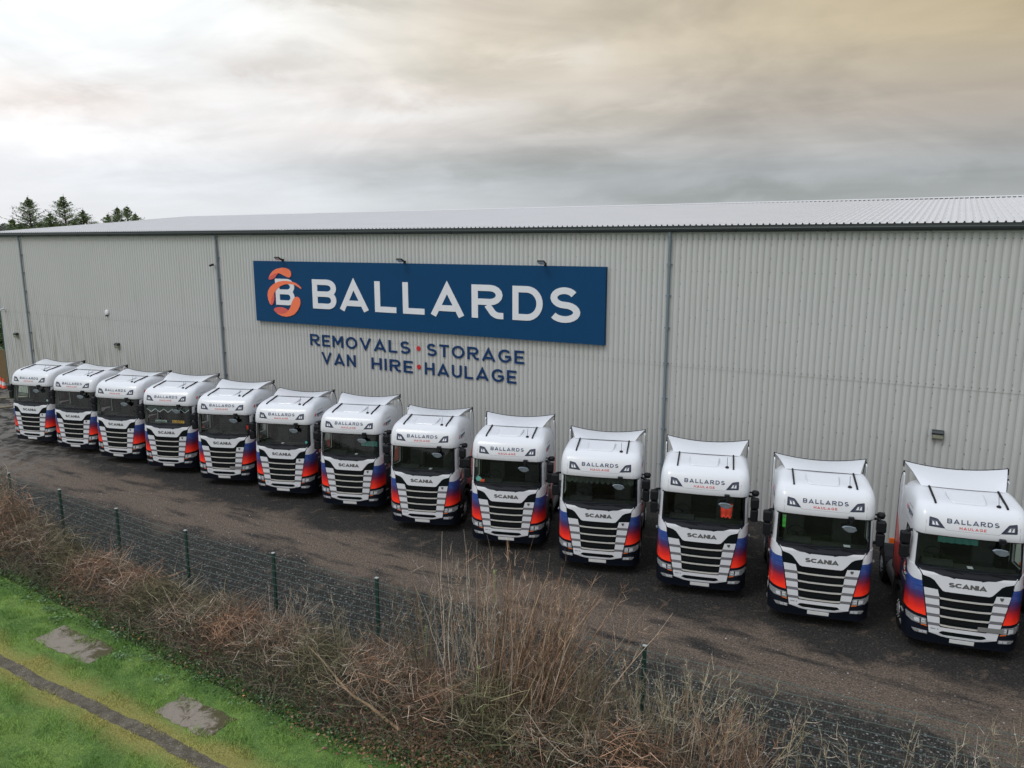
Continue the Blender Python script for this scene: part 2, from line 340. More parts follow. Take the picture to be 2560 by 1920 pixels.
LOGO = {
'to': '-29.76,8.36 -29.66,8.51 -29.47,8.67 -29.23,8.78 -28.83,8.85 -28.55,8.84 -28.36,8.77 -28.24,8.67 -28.21,8.55 -28.24,8.44 -28.35,8.37 -28.50,8.39 -28.69,8.46 -28.91,8.54 -29.09,8.58 -29.31,8.56 -29.51,8.48 -29.65,8.41',
'td': '-29.09,8.58 -29.31,8.56 -29.51,8.48 -29.76,8.35 -29.78,8.28 -29.74,8.24 -29.64,8.24 -29.47,8.28 -29.32,8.36 -29.20,8.47',
'mo': '-27.57,7.87 -27.61,7.84 -27.73,7.90 -27.94,8.00 -28.16,8.05 -28.44,8.06 -28.69,8.03 -28.96,7.95 -29.19,7.82 -29.35,7.70 -29.46,7.55 -29.57,7.42 -29.67,7.25 -29.73,7.04 -29.72,6.97 -29.82,7.06 -29.90,7.26 -29.93,7.47 -29.87,7.68 -29.71,7.87 -29.44,8.04 -29.14,8.15 -28.82,8.20 -28.51,8.21 -28.21,8.18 -27.93,8.11 -27.72,8.00',
'md': '-29.46,7.55 -29.57,7.42 -29.67,7.25 -29.73,7.04 -29.71,6.97 -29.62,6.98 -29.54,7.07 -29.46,7.24 -29.44,7.42',
'lo': '-27.91,7.45 -27.76,7.40 -27.68,7.28 -27.68,7.14 -27.74,6.98 -27.89,6.77 -28.13,6.57 -28.39,6.47 -28.70,6.42 -29.01,6.45 -29.27,6.53 -29.46,6.66 -29.29,6.58 -29.09,6.56 -28.89,6.57 -28.72,6.63 -28.54,6.74 -28.41,6.87 -28.32,7.03 -28.27,7.16 -28.17,7.30 -28.05,7.41',
'ld': '-28.54,6.74 -28.70,6.83 -28.92,6.88 -29.15,6.89 -29.38,6.86 -29.51,6.79 -29.53,6.73 -29.46,6.66 -29.29,6.58 -29.09,6.56 -28.89,6.57 -28.72,6.63'}
LOGO = {k: [tuple(map(float, p.split(','))) for p in s.split()] for k, s in LOGO.items()}

# ------------------------------------------------------------------ truck
S0 = .90; LA = .55; S1 = S0+LA; Y1 = .48
def yf(z): return float(np.interp(z, [.35, .6, 1.7, 2.1, 2.2, 3.12], [.05, 0, .02, .05, .09, .22]))
def hw(z): return float(np.interp(z, [.3, 2.2, 3.1], [1.25, 1.245, 1.225]))
def yfv(z): return float(np.interp(z, [3.06, 3.1, 3.2, 3.4, 3.55, 3.65], [.14, .12, .125, .165, .225, .30]))
def G(s, z, off=0, f=yf, h=hw):
    a = abs(s); sg = 1 if s >= 0 else -1; y0 = f(z); w = h(z); rx = w-S0; ry = Y1-y0-.04
    if a <= S0: return Vector((s, y0+.04*(s/S0)**2-off, z))
    if a < S1:
        th = (a-S0)/LA*math.pi/2; nx, ny = math.sin(th)/rx, math.cos(th)/ry; l = math.hypot(nx, ny)
        return Vector((sg*(S0+rx*math.sin(th)+off*nx/l), y0+.04+ry*(1-math.cos(th))-off*ny/l, z))
    return Vector((sg*(w+off), Y1+(a-S1), z))
def GV(s, z, off=0):
    a = abs(s); sg = 1 if s >= 0 else -1; y0 = yfv(z); w = float(np.interp(z, [3.1, 3.4, 3.55, 3.65], [1.24, 1.235, 1.22, 1.2])); x0 = w-.26; yb = y0+.04*(x0/S0)**2
    if a <= x0: return Vector((s, y0+.04*(s/S0)**2-off, z))
    if a < x0+LA:
        th = (a-x0)/LA*math.pi/2; nx, ny = math.sin(th)/.26, math.cos(th)/.33; l = math.hypot(nx, ny)
        return Vector((sg*(x0+.26*math.sin(th)+off*nx/l), yb+.33*(1-math.cos(th))-off*ny/l, z))
    return Vector((sg*(w+off), yb+.33+(a-x0-LA), z))
def X2S(x):
    a = abs(x); s = a if a <= S0 else S0+LA*math.asin(min(1, (a-S0)/(1.25-S0)))*2/math.pi
    return s if x >= 0 else -s
def Y2S(y): return S1+y-Y1
def clip(poly, ax, val, keep_less):
    out = []; n = len(poly)
    for i in range(n):
        a, b = poly[i], poly[(i+1) % n]; ia = (a[ax] <= val) == keep_less or a[ax] == val; ib = (b[ax] <= val) == keep_less or b[ax] == val
        if ia: out.append(a)
        if ia != ib:
            t = (val-a[ax])/(b[ax]-a[ax]); out.append((a[0]+(b[0]-a[0])*t, a[1]+(b[1]-a[1])*t))
    return out
def skin(mb, polys, off=.0, thick=.0, gf=G, mi=0, cs=.09, cz=.2):
    """polys: outer loop followed by holes, in (s,z)"""
    loops = [[Vector((*p, 0)) for p in pl] for pl in polys]; flat = [p for pl in polys for p in pl]
    idx = {}; vs = []; fs = []; per = []
    def vid(p):
        k = (round(p[0], 4), round(p[1], 4))
        if k not in idx: idx[k] = len(vs); vs.append(gf(p[0], p[1], off)); per.append(k)
        return idx[k]
    for tri in tessellate_polygon(loops):
        t = [flat[i][:2] for i in tri]
        ar = (t[1][0]-t[0][0])*(t[2][1]-t[0][1])-(t[2][0]-t[0][0])*(t[1][1]-t[0][1])
        if ar < 0: t.reverse()
        s0, s1 = min(p[0] for p in t), max(p[0] for p in t); z0, z1 = min(p[1] for p in t), max(p[1] for p in t)
        for i in range(math.floor(s0/cs), math.floor(s1/cs)+1):
            c1 = clip(clip(t, 0, i*cs, False), 0, (i+1)*cs, True)
            if len(c1) < 3: continue
            for j in range(math.floor(z0/cz), math.floor(z1/cz)+1):
                c2 = clip(clip(c1, 1, j*cz, False), 1, (j+1)*cz, True)
                if len(c2) < 3: continue
                ids = []
                for p in c2:
                    k = vid(p)
                    if k not in ids: ids.append(k)
                if len(ids) >= 3: fs.append(tuple(ids))
    if thick:
        ed = {}
        for f in fs:
            for i in range(len(f)):
                e = (f[i], f[(i+1) % len(f)]); ed[e] = 1
        bn = {}; sf = []
        for (a, b) in list(ed):
            if (b, a) not in ed:
                for q in (a, b):
                    if q not in bn: bn[q] = len(vs); vs.append(gf(per[q][0], per[q][1], off-thick))
                sf.append((b, a, bn[a], bn[b]))
        fs += sf
    mb.add(vs, fs, mi); return mb
def smooth_poly(pts, r=.03, n=3):
    """round the corners of a polygon"""
    out = []; m = len(pts)
    for i in range(m):
        p, a, b = Vector(pts[i]), Vector(pts[i-1]), Vector(pts[(i+1) % m])
        u, w = (a-p), (b-p); d = min(r, u.length*.45, w.length*.45); u = p+u.normalized()*d; w = p+w.normalized()*d
        for k in range(n+1):
            t = k/n; q = u*(1-t)**2+p*2*t*(1-t)+w*t*t; out.append((q.x, q.y))
    return out
def mir(poly): return [(-a, b) for a, b in poly]
def sx(poly): return [(X2S(a), b) for a, b in poly]
def letters(mb, quads, gf=G, off=.006, mi=0, flip=None):
    for q, li in quads:
        pts = [(flip(p[0]), p[1]) if flip else p for p in q]
        if (pts[1][0]-pts[0][0])*(pts[2][1]-pts[0][1])-(pts[2][0]-pts[0][0])*(pts[1][1]-pts[0][1]) < 0: pts = pts[::-1]
        mb.add([gf(p[0], p[1], off+li*.0015) for p in pts], [(0, 1, 2, 3)], mi)
def txt_mesh(s, size, bold=0):
    cu = bpy.data.curves.new('t', 'FONT'); cu.body = s; cu.size = size; cu.offset = bold; cu.resolution_u = 2; cu.fill_mode = 'FRONT'
    o = bpy.data.objects.new('t', cu); COL.objects.link(o); dg = bpy.context.evaluated_depsgraph_get(); dg.update()
    me = bpy.data.meshes.new_from_object(o.evaluated_get(dg)); vs = [tuple(p.co) for p in me.vertices]; fs = [tuple(p.vertices) for p in me.polygons]
    bpy.data.objects.remove(o); bpy.data.curves.remove(cu); bpy.data.meshes.remove(me); return vs, fs

def loft_roof():
    mb = MB(); lev = [(3.06, .17, 1.20, 0), (3.075, .13, 1.235, 0), (3.10, .12, 1.24, 0), (3.2, .125, 1.24, 0), (3.3, .14, 1.238, 0), (3.4, .165, 1.235, 0), (3.48, .19, 1.23, 0), (3.55, .225, 1.22, .005), (3.61, .265, 1.21, .01), (3.66, .315, 1.195, .02), (3.705, .37, 1.175, .035), (3.745, .44, 1.145, .055), (3.78, .53, 1.10, .08), (3.805, .64, 1.04, .11), (3.82, .76, .97, .14), (3.825, .88, .90, .16)]
    n = 0; rows = []
    for z, y0, w, tilt in lev:
        rx = .26; ry = .33; pts = []
        xs = np.linspace(0, w-rx, 6)
        for x in xs: pts.append((x, y0+.04*(x/S0)**2))
        yb = pts[-1][1]
        for k in range(1, 9):
            a = k/8*math.pi/2; pts.append((w-rx+rx*math.sin(a), yb+ry*(1-math.cos(a))))
        ys = np.linspace(yb+ry, 2.25, 8)[1:]
        for y in ys: pts.append((w-.025*max(0, (y-1.6)/.65)**2, y))
        full = [(-x, y) for x, y in reversed(pts[1:])]+pts
        rows.append([(x, y, z+tilt*min(max(0, y-y0), .75)-(.15*max(0, y-1.5)*(tilt/.16)**.3 if tilt > 0 else 0)) for x, y in full])
    n = len(rows[0]); vs = [p for r in rows for p in r]
    fs = [(i*n+k, i*n+k+1, (i+1)*n+k+1, (i+1)*n+k) for i in range(len(rows)-1) for k in range(n-1)]
    b = (len(rows)-1)*n
    for k in range(n//2):
        a, c = b+k, b+n-1-k
        if k+1 < n//2: fs.append((a, a+1, c-1, c))
        else: fs.append((a, a+1, c))
    mb.add(vs, [f[::-1] if False else f for f in fs]); return mb

def make_wheel(x, y, sgn, parent, w=.31, r=.50, dual=False):
    mb = MB(); prof = [(r*.62, -w/2), (r*.93, -w/2), (r*.985, -w/2+.03), (r, -w/2+.06), (r, w/2-.06), (r*.985, w/2-.03), (r*.93, w/2), (r*.62, w/2)]
    mb.lathe(prof, (x, y, r), 'x', 32)
    t = mb.build('wheel', M['rubber'], parent, smooth=True)
    rb = MB(); d = -.04 if not dual else -.11
    e = w/2*sgn
    rb.lathe([(r*.60, e*.6), (r*.62, e), (r*.56, e+d*sgn), (r*.36, e+(d-.01)*sgn), (r*.33, e+.01*sgn), (r*.16, e+.03*sgn), (.01, e+.03*sgn)], (x, y, r), 'x', 28)
    for k in range(10):
        a = k*.628; rb.lathe([(.018, (w/2-.03)*sgn), (.014, (w/2+.015)*sgn)], (x, y+r*.44*math.cos(a), r+r*.44*math.sin(a)), 'x', 6)
    rb.build('rim', M['rim'], t, smooth=True)

def make_truck():
    T = empty('truck')
    P = lambda name, mb, m, par=T, **k: mb.build(name, m, par, **k)
    # inner black core of the front and sides
    win = smooth_poly([(Y2S(.52), 2.28), (Y2S(1.22), 2.20), (Y2S(1.22), 2.98), (Y2S(.66), 2.98)], .05)
    m = MB(); skin(m, [[(-Y2S(.85), .62), (Y2S(.85), .62), (Y2S(.85), 2.19), (-Y2S(.85), 2.19)]], -.02, 0)
    P('front_core', m, M['black'])
    # cab shell : pillars + header + rear panel
    for sg in (1, -1):
        f = (lambda p: p) if sg == 1 else mir
        m = MB(); skin(m, [f([(X2S(1.145), 2.19), (Y2S(.50), 2.19), (Y2S(.50), 3.08), (X2S(1.14), 3.08)])], 0, .03, mi=0)
        P('windscreen_pillar', m, M['white'], smooth=True)
    m = MB(); m.box(-1.2, 1.2, 2.2, 2.24, 1.0, 3.66); P('rear_panel', m, M['white'])
    # linings
    m = MB()
    for sg in (1, -1):
        f = (lambda p: p) if sg == 1 else mir
        skin(m, [f([(Y2S(.5), 1.5), (Y2S(2.19), 1.5), (Y2S(2.19), 3.07), (Y2S(.5), 3.07)]), f(win)], -.045, 0)
    m.box(-1.19, 1.19, 2.13, 2.16, 1.5, 3.05); m.box(-1.17, 1.17, .3, 2.16, 3.04, 3.055); m.box(-1.17, 1.17, .3, 2.16, 1.5, 1.53)
    m.box(-1.1, 1.1, 1.55, 2.13, 1.9, 2.05)   # bunk
    m.box(-1.1, 1.1, 1.85, 2.12, 2.85, 2.93)
    I = P('interior_lining', m, M['int'])
    # dashboard, wheel, seats
    m = MB(); m.prism([(.22, 1.75), (.22, 2.14), (.36, 2.17), (.62, 2.22), (.78, 2.16), (.82, 1.95), (.6, 1.75)], 0, -1.12, 1.12)
    m.prism([(.42, 2.20), (.62, 2.30), (.72, 2.27), (.80, 2.14)], 0, -.95, -.25)
    P('dashboard', m, M['int'], bevel=.015)
    m = MB(); c = Vector((-.60, .92, 2.28)); rot = Euler((R(-52), 0, 0)).to_matrix()
    ring = [c+rot @ Vector((.23*math.cos(a), 0*1, .23*math.sin(a))) for a in np.linspace(0, 2*math.pi, 25)]
    m.tube(ring, .016, 6); m.tube([c, c+Vector((0, -.22, -.14))], .03, 6)
    for a in (.3, 2.84, -1.57): m.tube([c, c+rot @ Vector((.22*math.cos(a), 0, .22*math.sin(a)))], .014, 5)
    P('steering_wheel', m, M['black'])
    for x in (-.62, .62):
        m = MB(); m.box(x-.26, x+.26, 1.05, 1.5, 1.85, 2.0); m.box(x-.25, x+.25, 1.42, 1.56, 1.95, 2.62); m.box(x-.14, x+.14, 1.45, 1.55, 2.64, 2.84)
        P('seat', m, M['seat'], bevel=.03)
    # windscreen
    m = MB(); ws = smooth_poly([(-X2S(1.15), 2.20), (X2S(1.15), 2.20), (X2S(1.145), 3.10), (-X2S(1.145), 3.10)], .06)
    skin(m, [ws], .004, 0, cz=.15); wsc = P('windscreen', m, M['glass'], smooth=True)
    wi = smooth_poly([(-X2S(1.10), 2.27), (X2S(1.10), 2.27), (X2S(1.10), 3.03), (-X2S(1.10), 3.03)], .06)
    m = MB(); skin(m, [ws, wi], .008, .006, cz=.15); P('windscreen_seal', m, M['black'], wsc)
    # wiper cowl : dark strip with a stepped lower edge
    cow = [(-1.13, 2.28), (-1.08, 2.16), (-.75, 2.145), (-.58, 2.09), (-.42, 2.08), (-.3, 2.045), (-.27, 2.065), (.27, 2.065), (.30, 2.045), (.42, 2.08), (.58, 2.09), (.75, 2.145), (1.08, 2.16), (1.13, 2.28)]
    m = MB(); skin(m, [sx(cow)], .022, .05); C = P('wiper_cowl', m, M['bumper'], smooth=True)
    for x0, x1, z1 in ((-.95, -.02, 2.29), (.0, .93, 2.29)):
        m = MB(); pts = [G(x, 2.235+.05*math.sin((x-x0)/(x1-x0)*1.5), .035) for x in np.linspace(x0, x1, 8)]
        m.tube(pts, .013, 5); m.tube([G(x1-.1, 2.18, .02), G((x0+x1)/2, 2.25, .05)], .016, 5); P('wiper', m, M['black'], C)
    m = MB()
    for s in (-1, 1):
        skin(m, [[(s*.5-.14, 3.035), (s*.5+.14, 3.035), (s*.5+.14, 3.05), (s*.5-.14, 3.05)]], .012, .004)
    # white badge panel
    bp = [(-1.05, 2.19), (-1.02, 2.14), (-.965, 2.045), (-.80, 2.0), (-.72, 1.95), (-.60, 1.80), (-.53, 1.72), (-.47, 1.70), (.47, 1.70), (.53, 1.72), (.60, 1.80), (.72, 1.95), (.80, 2.0), (.965, 2.045), (1.02, 2.14), (1.05, 2.19), (.75, 2.155), (.58, 2.10), (.42, 2.09), (.3, 2.06), (-.3, 2.06), (-.42, 2.09), (-.58, 2.10), (-.75, 2.155)]
    m = MB(); skin(m, [sx(bp)], .02, .05); B = P('badge_panel', m, M['white'], smooth=True)
    m = MB(); letters(m, fit('SCANIA', -.415, .415, 1.828, 1.945, t=.27, sp=.0, italic=0), off=.024); P('lettering', m, M['badge'], B)
    # side slat panels (white with grey stripes)
    zs = [1.735, 1.555, 1.475, 1.325, 1.245, 1.095, 1.015, .86, .78, .64]
    def xo(z): return float(np.interp(z, [.62, 1.74], [.735, .935]))
    def xi(z): return float(np.interp(z, [.78, 1.69], [.51, .60]))
    gr = MB(); skin(gr, [sx([(-.64, .70), (.64, .70), (.70, 1.74), (.97, 1.74), (.985, 2.03), (.80, 1.99), (.5, 1.69), (-.5, 1.69), (-.80, 1.99), (-.985, 2.03), (-.97, 1.74), (-.70, 1.74)])], .004, .02)
    GR = P('grille', gr, M['mesh'])
    m = MB()
    for k in range(26):    # fine mesh bars of the upper grille
        z = 1.56+k*.006
        if k % 2 == 0: skin(m, [[(-.56, z), (.56, z), (.56, z+.003), (-.56, z+.003)]], .008, .004)
    P('grille_mesh', m, M['black'], GR)
    for s in (1, -1):
        f = (lambda p: p) if s == 1 else mir
        m = MB()
        for k in range(len(zs)-1):
            z1, z0 = zs[k], zs[k+1]; st = k % 2 == 1
            poly = [(xi(z0), z0), (xo(z0), z0), (xo(z1), z1), (xi(z1)+(.03 if k == 0 else 0), z1-(.015 if k == 0 else 0))]
            skin(m, [f(sx(poly))],   .022 if not st else .0195, .03, mi=1 if st else 0)
        P('slat_panel', m, [M['white'], M['stripe']], GR)
    for k, (zc, w) in enumerate([(1.515, .585), (1.285, .565), (1.055, .545), (.82, .52)]):
        m = MB(); skin(m, [[(-w-.012, zc+.035), (-w+.03, zc-.02), (-w*.5, zc-.03), (w*.5, zc-.03), (w-.03, zc-.02), (w+.012, zc+.035), (w-.02, zc+.018), (w*.5, zc+.005), (-w*.5, zc+.005), (-w+.02, zc+.018)]], .03, .05)
        P('grille_bar', m, M['bar'], GR)
    # openings between the bars: recessed dark slots with a fine lip
    m = MB()
    for zc in (1.40, 1.17, .94):
        for q in (-.035, 0, .035): skin(m, [[(-.5, zc+q), (.5, zc+q), (.5, zc+q+.006), (-.5, zc+q+.006)]], .008, .004)
    P('grille_fins', m, M['chassis'], GR)
    # shield emblem
    m = MB(); c = (.745, 1.665); skin(m, [[(c[0]+a*.042, c[1]+b*.042) for a, b in ((-1, .8), (-.5, 1), (0, .9), (.5, 1), (1, .8), (.9, 0), (.5, -.7), (0, -1.1), (-.5, -.7), (-.9, 0))]], .030, .008)
    P('emblem', m, M['badge'], GR)
    # lower white lip with intake
    lip = [(-.735, .64), (-.74, .79), (-.52, .79), (-.5, .765), (.5, .765), (.52, .79), (.74, .79), (.735, .64), (.735, .60), (.45, .525), (.3, .508), (-.3, .508), (-.45, .525), (-.735, .60)]
    intake = smooth_poly([(-.53, .61), (-.46, .675), (.46, .675), (.53, .61), (.4, .555), (-.4, .555)], .03)
    m = MB(); skin(m, [[(a, b if b < .7 else b-.005) for a, b in lip], intake], .024, .05, cz=.1)
    LP = P('lower_lip', m, M['white'])
    m = MB(); letters(m, fit('500 S', -.70, -.53, .695, .725, t=.2, sp=.15), off=.028); P('lettering', m, M['badge'], LP)
    m = MB(); skin(m, [[(-.56, .54), (.56, .54), (.56, .68), (-.56, .68)]], -.008, .01); P('air_intake', m, M['mesh'], LP)
    # bumper
    m = MB(); e = Y2S(.62)
    skin(m, [[(-e, .38), (-S1, .34), (-.9, .31), (.9, .31), (S1, .34), (e, .38), (e, .80), (S1, .80), (.76, .84), (.742, .61), (.45, .53), (-.45, .53), (-.742, .61), (-.76, .84), (-S1, .80), (-e, .80)]], .015, .08, cz=.1)
    BU = P('bumper', m, M['bumper'], smooth=True)
    m = MB(); skin(m, [[(-.265, .385), (.265, .385), (.265, .488), (-.265, .488)]], .040, .016); P('number_plate', m, M['plate'], BU)
    for s in (1, -1):
        f = (lambda p: p) if s == 1 else mir
        fogp = smooth_poly(sx([(.765, .525), (.765, .615), (1.0, .635), (1.10, .625), (1.04, .55)]), .015)
        m = MB(); skin(m, [f(fogp)], .026, .02); fo = P('fog_lamp', m, M['chrome'], BU)
        m = MB()
        for c0, c1 in ((.785, .86), (.875, .95)): skin(m, [f(sx([(c0, .545), (c1, .548), (c1, .605), (c0, .602)]))], .032, .006)
        P('lens', m, M['lens'], fo)
        # headlight: black housing, chrome reflector, two bright elements, amber strip
        hs = sx([(.775, .72), (.80, 1.0), (1.15, 1.05), (1.245, 1.1), (1.249, .80), (1.12, .76)])
        m = MB(); skin(m, [f(hs)], .012, .04); H = P('headlight', m, M['bumper'])
        m = MB(); skin(m, [f(smooth_poly(sx([(.80, .775), (.815, .93), (1.08, .965), (1.225, .99), (1.21, .86), (1.10, .80)]), .02))], .022, .02); P('reflector', m, M['chrome'], H)
        m = MB()
        for c0, c1 in ((.835, .92), (.95, 1.06)):
            skin(m, [f(smooth_poly(sx([(c0, .82), (c1, .83), (c1, .915), (c0+.01, .905)]), .02))], .030, .008)
        P('lens', m, M['lens'], H)
        m = MB()
        for c0, c1 in ((.925, .945),): skin(m, [f(sx([(c0, .80), (c1, .80), (c1+.01, .93), (c0+.01, .93)]))], .028, .006)
        skin(m, [f(sx([(.83, .865), (.90, .868), (.90, .875), (.83, .872)]))], .036, .004); P('lamp_divider', m, M['black'], H)
        m = MB(); skin(m, [f(sx([(.79, .735), (.79, .76), (.92, .775), (.92, .76)]))], .022, .01); P('indicator', m, M['amber'], H)
        # corner panel with livery
        cpn = [(X2S(.83), 1.01), (X2S(.985), 1.92), (X2S(1.0), 2.05), (X2S(1.06), 2.15), (X2S(1.15), 2.235), (S1+.02, 2.25), (S1+.02, 1.12), (X2S(1.2), 1.08), (X2S(1.0), 1.035)]
        m = MB(); skin(m, [f(cpn)], .018, .05); P('corner_panel', m, M['livery'], smooth=True)
        m = MB(); q = G(s*(S1-.02), 1.88, .05); m.tube([q-Vector((0, .03, 0)), q+Vector((0, .05, 0))], .025, 8); P('side_marker', m, M['rim'])
        # door
        dl = [(S1+.025, 1.13), (S1+.025, 3.075), (Y2S(1.42), 3.075), (Y2S(1.42), 1.42), (Y2S(1.2), 1.40), (Y2S(.92), 1.22), (Y2S(.84), 1.02), (Y2S(.62), 1.0)]
        m = MB(); skin(m, [f(dl), f(win)], 0, .05); D = P('door', m, M['livery'], smooth=False)
        m = MB(); skin(m, [f(win)], -.008, 0); P('door_window', m, M['sglass'], D)
        m = MB(); skin(m, [f(win), f(smooth_poly([(Y2S(.56), 2.32), (Y2S(1.18), 2.25), (Y2S(1.18), 2.94), (Y2S(.69), 2.94)], .05))], .004, .01); P('window_seal', m, M['black'], D)
        m = MB(); skin(m, [f([(Y2S(1.2), 1.93), (Y2S(1.38), 1.93), (Y2S(1.38), 1.97), (Y2S(1.2), 1.97)])], .03, .03); P('door_handle', m, M['black'], D)
        # door logo: white B with arcs over the word
        c0, k = Y2S(.86), .30
        fl = (lambda a, s=s: s*a) if s == 1 else (lambda a: -(2*Y2S(.86)-a))
        def lm(name, quads=None, polys=None, mt=None, o=.006):
            mm = MB()
            if quads: letters(mm, quads, off=o, flip=fl)
            if polys:
                for j, pl in enumerate(polys):
                    skin(mm, [[(fl(a), b) for a, b in pl]], o+.002+.001*j, .001, cs=.3, cz=.3)
            return P(name, mm, mt, D)
        kk = .135; ox, oz = -28.75, 7.65
        tr = lambda pl: [(c0+(a-ox)*kk, 1.90+(b-oz)*kk) for a, b in pl]
        lm('lettering', quads=fit('B', c0-.085, c0+.085, 1.81, 1.99, t=.2), mt=M['white_t'])
        lm('emblem', polys=[tr(LOGO['to']), tr(LOGO['mo']), tr(LOGO['lo'])], mt=M['orange_t'])
        lm('lettering', quads=fit('BALLARDS', c0-.24, c0+.24, 1.62, 1.69, t=.18, sp=.25), mt=M['white_t'])
        # sleeper side
        sl = [(Y2S(1.435), 1.42), (Y2S(1.435), 3.075), (Y2S(2.2), 3.075), (Y2S(2.2), 1.15), (Y2S(1.9), 1.15), (Y2S(1.75), 1.35)]
        m = MB(); skin(m, [f(sl)], 0, .05); P('sleeper_side', m, M['sleeper'])
        # rear side fairing and black trailing edge
        m = MB(); xx = s*1.235
        m.prism([(2.21, 1.15), (2.62, 1.15), (2.62, 3.62), (2.50, 3.86), (2.32, 3.99), (2.21, 3.94)], 0, min(xx, xx-s*.03), max(xx, xx-s*.03)); P('side_fairing', m, M['sleeper'])
        m = MB(); ed = [(2.62, 1.15), (2.62, 3.62), (2.50, 3.86), (2.32, 4.0), (2.33, 4.03), (2.53, 3.89), (2.66, 3.64), (2.66, 1.15)]
        m.prism(ed, 0, min(xx+s*.004, xx-s*.04), max(xx+s*.004, xx-s*.04)); P('fairing_seal', m, M['rubber'])
        # roof side sponsor marks
        fl2 = (lambda a, s=s: s*a) if s == 1 else (lambda a: -(2*Y2S(.95)-a))
        vs, fs = txt_mesh('Aggregateus', .155, .004); mm = MB()
        if vs:
            wd = max(p[0] for p in vs); x0 = Y2S(.72)
            pts = [(fl2(x0+p[0]*.60/wd), 3.34+p[1]) for p in vs]
            mm.add([GV(a, b, .008) if abs(a) < 5 else None for a, b in pts], [ff if s == 1 else ff[::-1] for ff in fs]); P('lettering', mm, M['navy_t'])
        mm = MB(); cc = (Y2S(.60), 3.385)
        for j in range(9):
            a = j*2*math.pi/9; u, w_ = math.cos(a), math.sin(a); r0, r1 = .035, .075
            skin(mm, [[(fl2(cc[0]+u*r0-w_*.02), cc[1]+w_*r0+u*.02), (fl2(cc[0]+u*r1), cc[1]+w_*r1), (fl2(cc[0]+u*r0+w_*.02), cc[1]+w_*r0-u*.02)][::1 if s == 1 else -1]], .008, .002, gf=GV, cs=.5, cz=.5)
        skin(mm, [[(fl2(cc[0]+.042*math.cos(a)), cc[1]+.042*math.sin(a)) for a in np.linspace(0, 2*math.pi, 12, endpoint=False)]], .009, .002, gf=GV, cs=.5, cz=.5); P('emblem', mm, M['red_t'])
        for z0 in (3.28, 3.52):
            mm = MB(); skin(mm, [[(fl2(Y2S(.78)), z0), (fl2(Y2S(1.25)), z0), (fl2(Y2S(1.25)), z0+.012), (fl2(Y2S(.78)), z0+.012)]], .008, .002, gf=GV); P('trim_line', mm, M['stripe'])
        # mirrors
        m = MB(); bx = s*1.24; m.tube([(bx, .50, 3.03), (bx+s*.10, .40, 3.05), (bx+s*.20, .36, 2.99)], .035, 8)
        MR = P('mirror_arm', m, M['black'], smooth=True)
        m = MB(); m.tube([(bx, .50, 2.36), (bx+s*.2, .38, 2.42)], .028, 8); P('mirror_arm', m, M['black'], smooth=True)
        m = MB(); m.box(min(bx+s*.04, bx+s*.27), max(bx+s*.04, bx+s*.27), .28, .48, 2.72, 3.02); P('mirror_housing', m, M['black'], MR, bevel=.04)
        m = MB(); m.box(min(bx+s*.05, bx+s*.26), max(bx+s*.05, bx+s*.26), .30, .49, 2.34, 2.69); P('mirror_housing', m, M['black'], MR, bevel=.04)
        m = MB(); m.box(min(bx+s*.06, bx+s*.25), max(bx+s*.06, bx+s*.25), .49, .5, 2.40, 2.98); P('mirror_glass', m, M['grey_m'], MR)
        # ramp mirror above the door (kerb side)
        if s == 1:
          m = MB(); m.tube([(bx-s*.02, .60, 3.10), (bx+s*.12, .60, 3.12)], .025, 6)
          m.lathe([(.02, -.10), (.09, -.08), (.11, 0), (.09, .05), (.02, .06)], (bx+s*.17, .62, 3.10), 'z', 14); P('kerb_mirror', m, M['black'], smooth=True)
        # steps and arch
        m = MB(); xo_ = s*1.24
        a, b = sorted((xo_, xo_-s*.35)); m.box(a, b, .50, .83, .38, 1.0); P('step_box', m, M['chassis'], bevel=.02)
        for z0 in (.45, .80):
            m = MB(); a, b = sorted((xo_+s*.03, xo_-s*.1)); m.box(a, b, .55, .80, z0, z0+.03)
            for q in range(4): m.box(a, b+.001*s, .58+q*.055, .60+q*.055, z0+.03, z0+.04)
            P('step', m, M['alu'])
        m = MB(); arc_ = [(1.36+.62*math.cos(t), .52+.62*math.sin(t)) for t in np.linspace(-.15, math.pi+.15, 16)]
        arc2 = [(1.36+.70*math.cos(t), .52+.72*math.sin(t)) for t in np.linspace(math.pi+.15, -.15, 16)]
        a, b = sorted((xo_, xo_-s*.4)); m.prism(arc_+arc2, 0, a, b); P('wheel_arch', m, M['chassis'])
        m = MB(); a, b = sorted((s*1.0, xo_-s*.01)); m.box(a, b, 2.03, 2.24, .45, 1.15); P('side_skirt', m, M['chassis'])
        m = MB(); m.lathe([(.02, 0), (.30, 0), (.33, .03), (.33, 1.25), (.30, 1.28), (.02, 1.28)], (s*.90, 2.35, .72), 'y', 24); P('fuel_tank', m, M['tank'], smooth=True)
        make_wheel(s*1.05, 1.36, s, T)
        make_wheel(s*.96, 4.35, s, T, w=.56, dual=True)
        m = MB(); m.prism([(4.35+.60*math.cos(t), .5+.60*math.sin(t)) for t in np.linspace(.3, math.pi-.3, 12)]+[(4.35+.64*math.cos(t), .5+.64*math.sin(t)) for t in np.linspace(math.pi-.3, .3, 12)], 0, min(s*.66, s*1.24), max(s*.66, s*1.24)); P('mudguard', m, M['black'])
    # roof
    m = loft_roof(); RF = P('cab_roof', m, M['white'], smooth=True)
